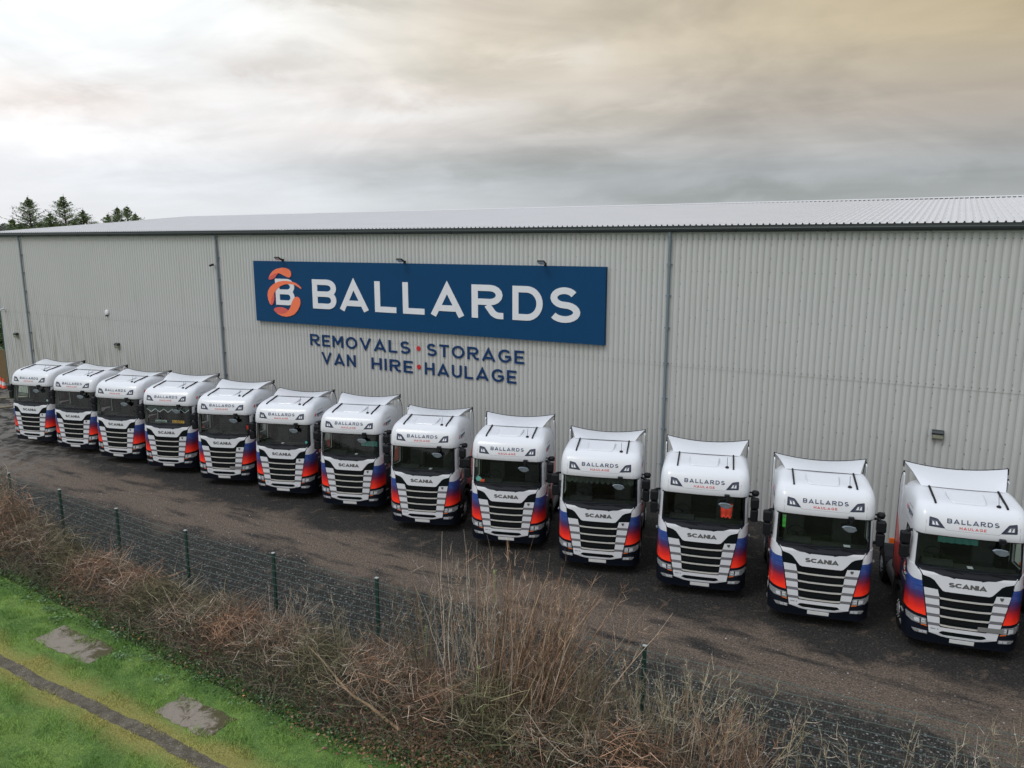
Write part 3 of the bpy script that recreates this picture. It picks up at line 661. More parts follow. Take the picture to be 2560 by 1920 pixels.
    for s in (1, -1):
        f = (lambda p: p) if s == 1 else mir
        lp = smooth_poly([(.585, 3.262), (.735, 3.45), (.765, 3.478), (.935, 3.505), (.940, 3.28)], .02)
        m = MB(); skin(m, [f(sx(lp))], .008, .02, gf=GV); fr = P('roof_lamp', m, M['lampframe'], RF)
        m = MB(); skin(m, [f(sx([(.69, 3.308), (.775, 3.42), (.885, 3.438), (.89, 3.325)]))], .014, .01, gf=GV); P('reflector', m, M['dchrome'], fr)
        m = MB()
        for c0, c1 in ((.735, .795), (.81, .868)): skin(m, [f(sx([(c0, 3.325), (c0+.035, 3.40), (c1, 3.41), (c1, 3.33)]))], .018, .006, gf=GV)
        P('lens', m, M['lens'], fr)
        # moulding seams of the roof shell
        mm = MB()
        for xx_ in (1.0,):
            skin(mm, [f([(X2S(xx_), 3.12), (X2S(xx_)+.009, 3.12), (X2S(xx_)+.009, 3.64), (X2S(xx_), 3.64)])], .0025, .004, gf=GV)
        P('seam', mm, M['seam'], RF)
        # rails
        m = MB(); x = s*.775
        pts = [(x-s*.0, .50), (x, .62), (x, .8), (x, 1.0), (x, 1.3), (x, 1.42)]
        def zr(x, y): return float(np.interp(y, [.40, .5, .6, .7, .8, 1.0, 1.3, 1.6], [3.735, 3.775, 3.80, 3.815, 3.83, 3.86, 3.91, 3.935]))
        for i in range(len(pts)-1):
            (xa, ya), (xb, yb) = pts[i], pts[i+1]; za, zb = zr(xa, ya), zr(xb, yb)
            m.add([(xa-.022, ya, za-.01), (xa+.022, ya, za-.01), (xb+.022, yb, zb-.01), (xb-.022, yb, zb-.01), (xa-.018, ya, za+.028), (xa+.018, ya, za+.028), (xb+.018, yb, zb+.028), (xb-.018, yb, zb+.028)],
                  [(4, 5, 6, 7), (0, 1, 5, 4), (1, 2, 6, 5), (3, 0, 4, 7), (2, 3, 7, 6)])
        P('roof_rail', m, M['chassis'], RF)
    m = MB(); letters(m, fit('BALLARDS', -.555, .555, 3.40, 3.503, t=.20, sp=.27), gf=GV, off=.008); P('lettering', m, M['navy_t'], RF)
    m = MB(); letters(m, fit('HAULAGE', -.285, .285, 3.275, 3.338, t=.19, sp=.27), gf=GV, off=.008); P('lettering', m, M['red_t'], RF)
    m = MB()
    hp = smooth_poly([(-.42, .56), (.36, .56), (.40, 1.2), (-.46, 1.2)], .1)
    zq = lambda x, y: float(np.interp(y, [.5, .7, 1.0, 1.3], [3.785, 3.825, 3.865, 3.915]))+.004
    vs = [(a, b, zq(a, b)-.01) for a, b in hp]+[(a*.93-.002, .88+(b-.88)*.93, zq(a, b)+.018) for a, b in hp]; n = len(hp)
    m.add(vs, [(i, (i+1) % n, n+(i+1) % n, n+i) for i in range(n)]+[tuple(range(n, 2*n))]); P('roof_hatch', m, M['white'], RF, smooth=False)
    m = MB(); skin(m, [[(-.56, 3.225), (.56, 3.225), (.56, 3.233), (-.56, 3.233)]], .0025, .004, gf=GV); skin(m, [[(.56, 3.225), (.60, 3.262), (.592, 3.266), (.553, 3.232)]], .003, .004, gf=GV); skin(m, [[(-.56, 3.225), (-.553, 3.232), (-.592, 3.266), (-.60, 3.262)]], .003, .004, gf=GV); P('seam', m, M['seam'], RF)
    m = MB(); m.lathe([(.055, 0), (.05, .03), (.02, .05)], (.60, .58, 3.785), 'z', 10); m.tube([(.60, .58, 3.82), (.60, .68, 4.06)], .006, 5); P('antenna', m, M['chassis'], RF)
    # fixed front mirror hanging over the windscreen
    m = MB(); m.box(.56, .70, .03, .14, 3.03, 3.15); m.box(.60, .66, .015, .06, 2.90, 3.06)
    fm = P('front_mirror', m, M['black'], bevel=.015)
    m = MB(); vs = []; pr = [(-.20, .03), (-.14, .07), (0, .08), (.13, .05), (.17, -.03), (.10, -.09), (-.02, -.10), (-.13, -.05)]
    for y, k in ((.02, .8), (-.03, 1), (-.06, .85)): vs += [(.60+a*k, y, 2.87+b*k) for a, b in pr]
    n = len(pr); m.add(vs, [(j*n+i, j*n+(i+1) % n, (j+1)*n+(i+1) % n, (j+1)*n+i) for j in range(2) for i in range(n)]+[tuple(range(n)), tuple(range(2*n, 3*n))]); P('mirror_housing', m, M['grey_m'], fm, smooth=True)
    # roof deflector
    m = MB(); nu, nv = 24, 8; vs = []
    for j in range(nv+1):
        v_ = j/nv
        for i in range(nu+1):
            u = -1+2*i/nu; wb, wt = .95, 1.22; x = u*(wb+(wt-wb)*v_)
            y = 1.42-.06*(1-u*u)*(1-v_)+1.08*v_; zb = 3.935-.02*abs(u)**4; zt = 3.975+.135*u*u
            z = zb+(zt-zb)*(v_**1.15)+.05*math.sin(v_*math.pi)*(.5+.5*u*u)
            vs.append((x, y, z))
    q = nu+1; m.add(vs, [(j*q+i, j*q+i+1, (j+1)*q+i+1, (j+1)*q+i) for j in range(nv) for i in range(nu)])
    # side cheeks curling down, and rear lip
    for sgi in (0, nu):
        a = [vs[j*q+sgi] for j in range(nv+1)]; sg = -1 if sgi == 0 else 1
        bpts = [(p[0]-sg*(.03+.05*j/nv), p[1]+.02, max(3.90, p[2]-.05-.12*j/nv)) for j, p in enumerate(a)]
        k = len(a); m.add(a+bpts, [(i, i+1, k+i+1, k+i) for i in range(k-1)])
    a = vs[nv*q:]; b = [(p[0]*.98, p[1]+.01, p[2]-.07) for p in a]; k = len(a); m.add(a+b, [(i, i+1, k+i+1, k+i) for i in range(k-1)])
    hinge = Vector((0, 1.42, 3.94)); m.v = [tuple(Vector(p)-hinge) for p in m.v]
    DF = P('roof_deflector', m, M['white'], smooth=True); DF.location = hinge
    m = MB(); m.tube([(p[0]*1.005, p[1]+.012, p[2]+.004) for p in a], .014, 6)
    for sg in (-1, 1): m.prism([(2.40, 3.98), (2.50, 3.98), (2.54, 4.125), (2.44, 4.13)], 0, min(sg*1.215, sg*1.235), max(sg*1.215, sg*1.235))
    m.v = [tuple(Vector(p)-hinge) for p in m.v]; P('deflector_edge', m, M['rubber'], DF)
    m = MB(); m.box(-.8, .8, 2.14, 2.18, 3.7, 3.86); P('deflector_stay', m, M['chassis'], RF)
    # chassis
    m = MB()
    for s in (-1, 1): m.box(s*.40-.04, s*.40+.04, .5, 5.75, .72, .98)
    m.box(-.4, .4, 5.6, 5.7, .75, .95); m.box(-.9, .9, .55, .9, .45, .7); m.box(-.35, .35, 1.0, 2.0, .6, 1.4); m.box(-.5, .5, 2.3, 3.2, .98, 1.03); m.box(-.08, .08, 1.2, 4.6, .45, .6); m.box(-.95, .95, 4.28, 4.42, .42, .58); m.box(-.95, .95, 1.3, 1.42, .42, .56)
    m.box(-1.1, 1.1, .5, 2.2, 1.40, 1.46)
    P('chassis', m, M['chassis'])
    m = MB(); m.lathe([(.45, 0), (.46, .05), (.1, .06)], (0, 4.2, 1.08), 'z', 24); m.box(-.4, .4, 3.7, 4.7, .98, 1.08); P('coupling_plate', m, M['chassis'])
    m = MB()
    for s in (-1, 1): m.box(s*.75-.12, s*.75+.12, 5.66, 5.72, .70, .86)
    P('rear_lamp', m, M['amber'])
    m = MB(); m.box(-1.05, 1.05, 2.30, 2.45, 1.1, 1.15); m.tube([(-.25, 2.36, 1.2), (-.25, 2.36, 2.3), (.25, 2.36, 2.3), (.25, 2.36, 1.2)], .03, 6); P('cable_rack', m, M['alu'])
    return T

# ------------------------------------------------------------------ ground sheets
PX = 13.75      # fence line
def ground_mat():
    m = bpy.data.materials.new('yard_gravel'); m.use_nodes = True; nt = m.node_tree; b = nt.nodes['Principled BSDF']
    t = N(nt, 'ShaderNodeTexCoord'); vec = t.outputs['Object']; sp = N(nt, 'ShaderNodeSeparateXYZ'); L(nt, vec, sp.inputs[0])
    x, y = sp.outputs[0], sp.outputs[1]
    big = N(nt, 'ShaderNodeTexNoise', i_Scale=.35, i_Detail=5, i_Roughness=.6); L(nt, vec, big.inputs['Vector'])
    mid = N(nt, 'ShaderNodeTexNoise', i_Scale=1.6, i_Detail=6, i_Roughness=.65, i_Distortion=.6); L(nt, vec, mid.inputs['Vector'])
    mps = N(nt, 'ShaderNodeMapping'); mps.inputs['Scale'].default_value = (.35, 1.5, 1); L(nt, vec, mps.inputs[0])
    strk = N(nt, 'ShaderNodeTexNoise', i_Scale=1.1, i_Detail=5, i_Roughness=.6); L(nt, mps.outputs[0], strk.inputs['Vector'])
    fine = N(nt, 'ShaderNodeTexVoronoi', i_Scale=17); L(nt, vec, fine.inputs['Vector'])
    fine2 = N(nt, 'ShaderNodeTexNoise', i_Scale=22, i_Detail=3, i_Roughness=.7); L(nt, vec, fine2.inputs['Vector'])
    sps = N(nt, 'ShaderNodeSeparateXYZ'); L(nt, fine.outputs['Color'], sps.inputs[0])
    stone = ramp(nt, sps.outputs[0], [(0, (.012, .0115, .011)), (.5, (.046, .043, .041)), (.80, (.115, .11, .10)), (1, (.42, .40, .38))])
    stone = mixc(nt, smooth(nt, fine.outputs['Distance'], .25, .6), stone, (.014, .013, .012))
    fsh = smooth(nt, fine2.outputs[0], .36, .66); fines = mixc(nt, fsh, (.007, .0065, .006), (.042, .038, .034))
    mud = mixc(nt, fsh, (.062, .046, .035), (.190, .146, .112))
    dist = math_(nt, 'ADD', y, math_(nt, 'MULTIPLY', math_(nt, 'SUBTRACT', big.outputs[0], .5), 3.5))
    dist = math_(nt, 'ADD', dist, math_(nt, 'MULTIPLY', math_(nt, 'SUBTRACT', mid.outputs[0], .5), 1.6))
    # gravelly near the fence, wheel-rolled in the middle
    g = smooth(nt, dist, 16.4, 17.6)
    c = mixc(nt, g, mixc(nt, .35, stone, fines), mixc(nt, .15, fines, stone))
    band = math_(nt, 'MULTIPLY', smooth(nt, dist, 16.0, 17.3), math_(nt, 'SUBTRACT', 1, smooth(nt, dist, 18.8, 19.8)))
    c = mixc(nt, math_(nt, 'MULTIPLY', band, smooth(nt, strk.outputs[0], .30, .52)), c, mud)
    mudx = math_(nt, 'MULTIPLY', smooth(nt, mid.outputs[0], .56, .68), .6)
    c = mixc(nt, math_(nt, 'MULTIPLY', mudx, smooth(nt, x, -70, -28)), c, mud)
    lump = N(nt, 'ShaderNodeTexNoise', i_Scale=7, i_Detail=6, i_Roughness=.75); L(nt, vec, lump.inputs['Vector'])
    c = mixc(nt, math_(nt, 'MULTIPLY', smooth(nt, lump.outputs[0], .50, .60), .55), c, mixc(nt, 1.0, c, (.45, .44, .43), 'MULTIPLY'))
    damp = smooth(nt, strk.outputs[0], .60, .72)
    c = mixc(nt, math_(nt, 'MULTIPLY', damp, .7), c, (.012, .011, .011))
    # grey worn patch at the far left of the row
    gp = math_(nt, 'MULTIPLY', math_(nt, 'SUBTRACT', 1, smooth(nt, x, -42, -30)), smooth(nt, mid.outputs[0], .42, .58))
    c = mixc(nt, gp, c, (.15, .14, .125))
    L(nt, c, b.inputs['Base Color'])
    L(nt, math_(nt, 'SUBTRACT', .92, math_(nt, 'MULTIPLY', damp, .35)), b.inputs['Roughness'])
    b.inputs['Specular IOR Level'].default_value = .3
    h = math_(nt, 'ADD', math_(nt, 'MULTIPLY', fine2.outputs[0], .6), math_(nt, 'MULTIPLY', fine.outputs['Distance'], -.5))
    h = math_(nt, 'ADD', math_(nt, 'ADD', h, math_(nt, 'MULTIPLY', mid.outputs[0], 1.6)), math_(nt, 'MULTIPLY', lump.outputs[0], 1.3))
    bp = N(nt, 'ShaderNodeBump', i_Strength=.9, i_Distance=.05); L(nt, h, bp.inputs['Height']); L(nt, bp.outputs[0], b.inputs['Normal'])
    return m
def sheet(name, x0, x1, y0, y1, z, m, nx=1, ny=1, hf=None, kind='structure'):
    xs = np.linspace(x0, x1, nx+1); ys = np.linspace(y0, y1, ny+1); X, Y = np.meshgrid(xs, ys)
    Z = np.full_like(X, z) if hf is None else hf(X, Y)
    v = np.stack([X.ravel(), Y.ravel(), Z.ravel()], 1); i = np.arange(ny)[:, None]*(nx+1)+np.arange(nx)[None]
    f = np.stack([i, i+1, i+nx+2, i+nx+1], -1).reshape(-1, 4)
    o = np_mesh(name, v, f, m); tag(o, kind=kind); return o
M['field'] = mat('field_grass', (.07, .10, .045), .95, var=.35, scale=.05)
far = sheet('ground', -2500, 2500, -900, 3500, -.12, M['field'])
yard = sheet('yard', -75, 40, 12.6, 66, 0, ground_mat(), 60, 40)

def grass_mat(name, blade=False):
    m = bpy.data.materials.new(name); m.use_nodes = True; nt = m.node_tree; b = nt.nodes['Principled BSDF']
    g = N(nt, 'ShaderNodeNewGeometry'); sp = N(nt, 'ShaderNodeSeparateXYZ'); L(nt, g.outputs['Position'], sp.inputs[0])
    x, y = sp.outputs[0], sp.outputs[1]
    n = N(nt, 'ShaderNodeTexNoise', i_Scale=.9, i_Detail=4, i_Roughness=.6); L(nt, g.outputs['Position'], n.inputs['Vector'])
    n2 = N(nt, 'ShaderNodeTexNoise', i_Scale=5, i_Detail=4); L(nt, g.outputs['Position'], n2.inputs['Vector'])
    col = mixc(nt, smooth(nt, n.outputs[0], .38, .62), (.085, .160, .036), (.146, .230, .056))
    col = mixc(nt, math_(nt, 'MULTIPLY', smooth(nt, n2.outputs[0], .5, .75), .4), col, (.05, .105, .03))
    d = math_(nt, 'ABSOLUTE', math_(nt, 'SUBTRACT', y, 8.62))
    d = math_(nt, 'ADD', d, math_(nt, 'MULTIPLY', math_(nt, 'SUBTRACT', n.outputs[0], .5), 1.1))
    yel = math_(nt, 'SUBTRACT', 1, smooth(nt, d, .15, .80))
    col = mixc(nt, math_(nt, 'MULTIPLY', yel, .85), col, (.27, .235, .075))
    if blade:
        a = N(nt, 'ShaderNodeAttribute', attribute_name='col'); col = mixc(nt, 1.0, col, a.outputs['Color'], 'MULTIPLY')
        # multiply by per-blade tint around 1
    L(nt, col, b.inputs['Base Color']); b.inputs['Roughness'].default_value = .75; b.inputs['Specular IOR Level'].default_value = .25
    if not blade:
        n3 = N(nt, 'ShaderNodeTexNoise', i_Scale=34, i_Detail=4, i_Roughness=.7); L(nt, g.outputs['Position'], n3.inputs['Vector'])
        dk_ = mixc(nt, 1.0, col, mixc(nt, smooth(nt, n3.outputs[0], .35, .65), (.55, .58, .5), (1.12, 1.1, 1.05)), 'MULTIPLY'); L(nt, dk_, b.inputs['Base Color'])
        bp = N(nt, 'ShaderNodeBump', i_Strength=.8, i_Distance=.04); L(nt, n3.outputs[0], bp.inputs['Height']); L(nt, bp.outputs[0], b.inputs['Normal'])
    return m
def vh(X, Y):
    k = np.maximum(np.exp(-((Y-8.585)/.24)**4), np.maximum(np.exp(-((X+18.55)/1.45)**8-((Y-9.95)/.62)**6), np.exp(-((X+13.37)/1.1)**8-((Y-9.5)/.60)**6)))
    return (.012+.03*np.sin(X*1.7+Y*.6)*np.sin(Y*2.1)+.018*np.sin(X*4.1+1)*np.sin(Y*3.7))*(1-k)-.008*k
verge = sheet('grass_verge', -60, 12, -12, 12.55, 0, grass_mat('verge_turf'), 360, 130, hf=vh)
def path_mat():
    m = bpy.data.materials.new('path_surface'); m.use_nodes = True; nt = m.node_tree; b = nt.nodes['Principled BSDF']
    g = N(nt, 'ShaderNodeNewGeometry'); n = N(nt, 'ShaderNodeTexNoise', i_Scale=3.5, i_Detail=6, i_Roughness=.65); L(nt, g.outputs['Position'], n.inputs['Vector'])
    f = N(nt, 'ShaderNodeTexNoise', i_Scale=32, i_Detail=4, i_Roughness=.7); L(nt, g.outputs['Position'], f.inputs['Vector'])
    c = mixc(nt, smooth(nt, n.outputs[0], .38, .62), (.062, .052, .036), (.112, .098, .072)); c = mixc(nt, 1.0, c, mixc(nt, smooth(nt, f.outputs[0], .35, .68), (.5, .5, .5), (1.35, 1.33, 1.3)), 'MULTIPLY')
    v = N(nt, 'ShaderNodeTexVoronoi', i_Scale=30); L(nt, g.outputs['Position'], v.inputs['Vector']); s3 = N(nt, 'ShaderNodeSeparateXYZ'); L(nt, v.outputs['Color'], s3.inputs[0])
    c = mixc(nt, math_(nt, 'MULTIPLY', math_(nt, 'GREATER_THAN', s3.outputs[0], .985), .5), c, (.24, .22, .19)); L(nt, c, b.inputs['Base Color']); b.inputs['Roughness'].default_value = .9
    bp = N(nt, 'ShaderNodeBump', i_Strength=.7, i_Distance=.02); L(nt, f.outputs[0], bp.inputs['Height']); L(nt, bp.outputs[0], b.inputs['Normal']); return m
M['path'] = path_mat()
# worn path: strip with wandering edges, pressed into the verge
xs = np.linspace(-45, 8, 420); c = 8.585+.035*np.sin(xs*.8)+.02*np.sin(xs*2.3+1); w1 = .155+.014*np.sin(xs*5.3)+.012*np.sin(xs*17)+.006*rng.normal(size=420); w2 = .155+.014*np.sin(xs*4.1+2)+.012*np.sin(xs*13)+.006*rng.normal(size=420)
v = np.concatenate([np.stack([xs, c-w1, np.full(420, .004)], 1), np.stack([xs, c+w2, np.full(420, .004)], 1)]); i = np.arange(419)
tag(np_mesh('path', v, np.stack([i, i+1, 420+i+1, 420+i], 1), M['path']), kind='structure')

# concrete slabs
def slab(name, x0, x1, y0, y1, label, seed):
    r2 = random.Random(seed); mb = MB(); pts = []
    def edge(a, b, n):
        return [(a[0]+(b[0]-a[0])*i/n+r2.uniform(-.05, .05), a[1]+(b[1]-a[1])*i/n+r2.uniform(-.045, .045)) for i in range(n)]
    pts = edge((x0, y0), (x1, y0), 14)+edge((x1, y0), (x1, y1), 6)+edge((x1, y1), (x0, y1), 14)+edge((x0, y1), (x0, y0), 6)
    mb.prism(pts, 2, -.15, .006)
    m = bpy.data.materials.get('slab_concrete')
    if not m:
        m = bpy.data.materials.new('slab_concrete'); m.use_nodes = True; nt = m.node_tree; b = nt.nodes['Principled BSDF']
        t = N(nt, 'ShaderNodeTexCoord'); n = N(nt, 'ShaderNodeTexNoise', i_Scale=2.2, i_Detail=7, i_Roughness=.7, i_Distortion=.8); L(nt, t.outputs['Object'], n.inputs['Vector'])
        s2 = N(nt, 'ShaderNodeSeparateXYZ'); L(nt, t.outputs['Object'], s2.inputs[0])
        f = N(nt, 'ShaderNodeTexNoise', i_Scale=30, i_Detail=4); L(nt, t.outputs['Object'], f.inputs['Vector'])
        go = N(nt, 'ShaderNodeSeparateXYZ'); L(nt, t.outputs['Generated'], go.inputs[0]); yy = math_(nt, 'MULTIPLY', math_(nt, 'ADD', math_(nt, 'MULTIPLY', go.outputs[1], 1.2), math_(nt, 'SUBTRACT', go.outputs[0], 1.15)), .22)
        base_ = mixc(nt, f.outputs[0], (.13, .105, .083), (.255, .22, .185))
        moss = mixc(nt, f.outputs[0], (.025, .022, .008), (.075, .06, .02))
        L(nt, mixc(nt, smooth(nt, math_(nt, 'ADD', n.outputs[0], yy), .46, .60), base_, moss), b.inputs['Base Color']); b.inputs['Roughness'].default_value = .9
        bp = N(nt, 'ShaderNodeBump', i_Strength=.8, i_Distance=.02); L(nt, f.outputs[0], bp.inputs['Height']); L(nt, bp.outputs[0], b.inputs['Normal'])
    o = mb.build(name, m, bevel=.01); tag(o, label, 'concrete slab', 'concrete slabs sunk in the verge'); return o
slab('concrete_slab', -19.75, -17.35, 9.55, 10.35, 'mossy concrete slab in the grass nearest the left edge of the picture', 3)
slab('concrete_slab', -14.25, -12.50, 9.12, 9.88, 'weathered concrete slab in the grass below the thick hedge, broken and half overgrown', 5)

# ------------------------------------------------------------------ warehouse
WY = 27.6; XL, XR = -55.9, 13.6; ZE = 10.62; RY, RZ = 43.6, 12.18; PITCHW = .212
def clad_mat():
    m = bpy.data.materials.new('wall_cladding'); m.use_nodes = True; nt = m.node_tree; b = nt.nodes['Principled BSDF']
    t = N(nt, 'ShaderNodeTexCoord'); vec = t.outputs['Object']; sp = N(nt, 'ShaderNodeSeparateXYZ'); L(nt, vec, sp.inputs[0])
    n = N(nt, 'ShaderNodeTexNoise', i_Scale=.25, i_Detail=3); L(nt, vec, n.inputs['Vector'])
    mp = N(nt, 'ShaderNodeMapping'); mp.inputs['Scale'].default_value = (7, 1, .35); L(nt, vec, mp.inputs[0])
    st = N(nt, 'ShaderNodeTexNoise', i_Scale=1, i_Detail=5, i_Roughness=.65); L(nt, mp.outputs[0], st.inputs['Vector'])
    c = mixc(nt, n.outputs[0], (.425, .435, .422), (.47, .48, .47))
    c = mixc(nt, math_(nt, 'MULTIPLY', smooth(nt, st.outputs[0], .5, .75), .16), c, (.21, .21, .185))
    # algae streaks on the lower left
    low = math_(nt, 'SUBTRACT', 1, smooth(nt, math_(nt, 'ADD', sp.outputs[2], math_(nt, 'MULTIPLY', math_(nt, 'ADD', sp.outputs[0], 55), .17)), 2.5, 8.5))
    c = mixc(nt, math_(nt, 'MULTIPLY', math_(nt, 'MULTIPLY', low, smooth(nt, st.outputs[0], .42, .62)), .55), c, (.17, .165, .115))
    L(nt, c, b.inputs['Base Color']); b.inputs['Roughness'].default_value = .55; b.inputs['Specular IOR Level'].default_value = .35
    return m
M['clad'] = clad_mat()
M['roofm'] = mat('roof_cladding', (.50, .50, .51), .5, var=.06, scale=.6)
M['gutter'] = mat('gutter_paint', (.014, .021, .022), .5, var=.2)
M['pipe'] = mat('downpipe_paint', (.15, .19, .22), .5, var=.12)
M['screw'] = mat('screw_grey', (.10, .10, .09), .6)
wh = empty('warehouse', (0, 0, 0))
tag(wh, 'long pale grey metal clad warehouse with low pitched roof behind the trucks', 'warehouse')
def corrug(name, x0, x1, pitch, prof, Pf, m, par):
    """prof: (fraction, depth) over a pitch; Pf(x, depth, end) -> point"""
    xs, ds = [], []; n = int((x1-x0)/pitch)
    for k in range(n):
        for fr, d in prof: xs.append(x0+(k+fr)*pitch); ds.append(d)
    xs.append(x0+n*pitch); ds.append(prof[0][1]); k = len(xs)
    v = np.array([Pf(x, d, e) for e in (0, 1) for x, d in zip(xs, ds)]); i = np.arange(k-1)
    return np_mesh(name, v, np.stack([i, i+1, k+i+1, k+i], 1), m, par)
wp = [(0, 0), (.715, 0), (.745, .033), (.925, .033), (.955, 0)]
corrug('front_wall', XL, XR, PITCHW, wp, lambda x, d, e: (x, WY+d, (-.05, 5.53)[e]), M['clad'], wh)
corrug('front_wall', XL, XR, PITCHW, wp, lambda x, d, e: (x, WY-.012+d, (5.50, ZE-.02)[e]), M['clad'], wh)
mb = MB(); Y2 = 2*RY-WY
mb.box(XL, XL+.1, WY+.06, Y2, -.05, ZE); mb.box(XR-.1, XR, WY+.06, Y2, -.05, ZE); mb.box(XL, XR, Y2-.1, Y2, -.05, ZE)
for x in (XL, XR): mb.prism([(WY+.06, ZE-.02), (Y2-.06, ZE-.02), (RY, RZ-.08)], 0, x-.0 if x == XL else x-.1, x+.1 if x == XL else x)
mb.build('end_wall', M['clad'], wh)
slope = (RZ-ZE)/(RY-27.28)
rp = [(0, 0), (.16, 0), (.27, .05), (.40, .05), (.51, 0)]
corrug('roof', XL-.15, XR+.1, PITCHW, rp, lambda x, d, e: (x, (27.30, RY)[e], (ZE+.06, RZ)[e]+d), M['roofm'], wh)
corrug('roof', XL-.15, XR+.1, PITCHW, rp, lambda x, d, e: (x, (RY, Y2+.3)[e], (RZ, ZE+.06)[e]+d), M['roofm'], wh)
mb = MB(); mb.prism([(RY-.35, RZ+.01), (RY, RZ+.05), (RY+.35, RZ+.01), (RY+.35, RZ+.03), (RY, RZ+.085), (RY-.35, RZ+.03)], 0, XL-.15, XR+.1)
mb.build('ridge_cap', M['roofm'], wh)
mb = MB(); mb.prism([(27.3, ZE-.02), (RY, RZ-.06), (RY, RZ+.07), (27.3, ZE+.12)], 0, XL-.2, XL-.15); mb.prism([(27.3, ZE-.02), (RY, RZ-.06), (RY, RZ+.07), (27.3, ZE+.12)], 0, XR+.1, XR+.15)
mb.build('verge_trim', M['roofm'], wh)
mb = MB(); mb.box(XL-.05, XL+.0, WY-.03, WY+.12, -.05, 10.45)
mb.build('corner_flashing', mat('teal_flashing', (.02, .09, .10), .5), wh)
mb = MB()
for k in range(int((XR-XL+.25)/PITCHW)):
    x = XL-.15+k*PITCHW; mb.box(x-.07, x+.05, RY-.37, RY-.34, RZ-.045, RZ-.002)
mb.build('ridge_filler', M['screw'], wh)['kind'] = 'stuff'
mb = MB()
for k in range(int((XR-XL+.25)/PITCHW)):
    x = XL-.15+k*PITCHW; z = ZE+.058; mb.prism([(x+.155*PITCHW, z), (x+.285*PITCHW, z+.036), (x+.395*PITCHW, z+.036), (x+.525*PITCHW, z)], 1, 27.306, 27.33)
mb.build('eaves_filler', M['gutter'], wh)['kind'] = 'stuff'
# gutter : half round with brackets, stop ends
mb = MB(); gp = [(27.40+.10*math.cos(a), 10.57+.12*math.sin(a)) for a in np.linspace(math.pi, 2*math.pi, 9)]+[(27.49, 10.60), (27.31, 10.60)]
mb.prism(gp, 0, XL-.1, XR+.05)
for k in range(24): x = XL+1.2+k*3.0; mb.prism([(27.40+.112*math.cos(a), 10.57+.135*math.sin(a)) for a in np.linspace(math.pi, 2*math.pi, 9)]+[(27.5, 10.605), (27.30, 10.605)], 0, x, x+.06)
mb.build('gutter', M['gutter'], wh, bevel=0)
# rib fillers below the eaves and dark closure
mb = MB(); mb.box(XL, XR, WY-.045, WY-.015, 10.40, 10.48); mb.build('eaves_trim', M['clad'], wh)
mb = MB(); mb.box(XL, XR, 27.318, 27.62, 10.50, ZE+.052); mb.build('eaves_closure', M['gutter'], wh)
for x in (-52.42, -33.66, -9.06, 8.6):
    mb = MB(); mb.tube([(x, 27.42, 10.50), (x, 27.44, 10.30), (x, 27.49, 10.15), (x, 27.49, -.05)], .055, 10)
    for z in (9.25, 8.1, 6.9, 5.55, 4.2, 3.0, 1.6): mb.tube([(x, 27.49, z), (x, 27.49, z+.09)], .066, 10); mb.box(x-.10, x+.10, 27.50, 27.58, z+.02, z+.06)
    mb.build('downpipe', M['pipe'], wh, smooth=True)
# fixings
sv = []; sf = []
def dot_(x, z, w=.020, h=.022, y=None):
    b = len(sv); y = WY-.015 if y is None else y
    for dy in (0, -.012): sv.extend([(x-w/2, y+dy, z-h/2), (x+w/2, y+dy, z-h/2), (x+w/2, y+dy, z+h/2), (x-w/2, y+dy, z+h/2)])
    sf.extend([(b+4, b+5, b+6, b+7), (b, b+1, b+5, b+4), (b+1, b+2, b+6, b+5), (b+2, b+3, b+7, b+6), (b+3, b, b+4, b+7)])
nr = int((XR-XL)/PITCHW)
for k in range(nr):
    x = XL+(k+.835)*PITCHW
    if k % 5 == 2:
        for z in np.arange(.6, 10.3, .47): dot_(x, z, y=WY+.02)
    elif k % 5 in (0, 4):
        for z in (1.6, 3.65, 7.35, 9.05): dot_(x, z, y=WY+.02)
    dot_(x, 5.60, y=WY+.008); 
    dot_(x, 10.20, .045, .016, y=WY+.012)
np_mesh('wall_fixings', np.array(sv), np.array(sf), M['screw'], wh)['kind'] = 'stuff'
sv.clear(); sf.clear()
for k in range(nr):
    x = XL-.15+(k+.78)*PITCHW
    if k % 5 in (1, 2, 4) and x > -30:
        for j in range(1, 9):
            if k % 5 != 2 and j % 2: pass
            y = 27.4+j*1.9; z = ZE+.06+(y-27.3)*(RZ-ZE-.06)/(RY-27.3); b = len(sv)
            sv.extend([(x-.014, y-.03, z+.006), (x+.014, y-.03, z+.006), (x+.014, y+.03, z+.014), (x-.014, y+.03, z+.014)]); sf.append((b, b+1, b+2, b+3))
np_mesh('roof_fixings', np.array(sv), np.array(sf), M['screw'], wh)['kind'] = 'stuff'

# ------------------------------------------------------------------ signs and wall fittings
SF = 27.40   # face of the sign board
M['sign'] = mat('sign_blue', (.002, .042, .115), .6, var=.08, scale=2, spec=.15)
M['sign_w'] = mat('sign_white', (.60, .61, .64), .55, var=.05, scale=1.2, stretch=(2, 1, .3))
M['sign_o'] = mat('sign_orange', (.75, .155, .065), .5, var=.04)
M['sign_d'] = mat('sign_dark_coral', (.55, .085, .07), .5, var=.05)
M['wtext'] = mat('wall_letter_blue', (.004, .030, .105), .6, var=.05, spec=.2)
M['wred'] = mat('wall_dot_red', (.45, .01, .015), .5)
sb = empty('sign_board', (-21.2, SF, 6.12)); tag(sb, 'big dark blue board with white BALLARDS lettering and orange arc emblem', 'sign')
def wp_(mb, poly, y, th, mi=0):    # polygon in (x, z) on the wall plane, thickness th towards the viewer
    mb.prism([(p[0]+21.2, p[1]-6.12) for p in poly], 1, y-SF, y-SF-th, mi)
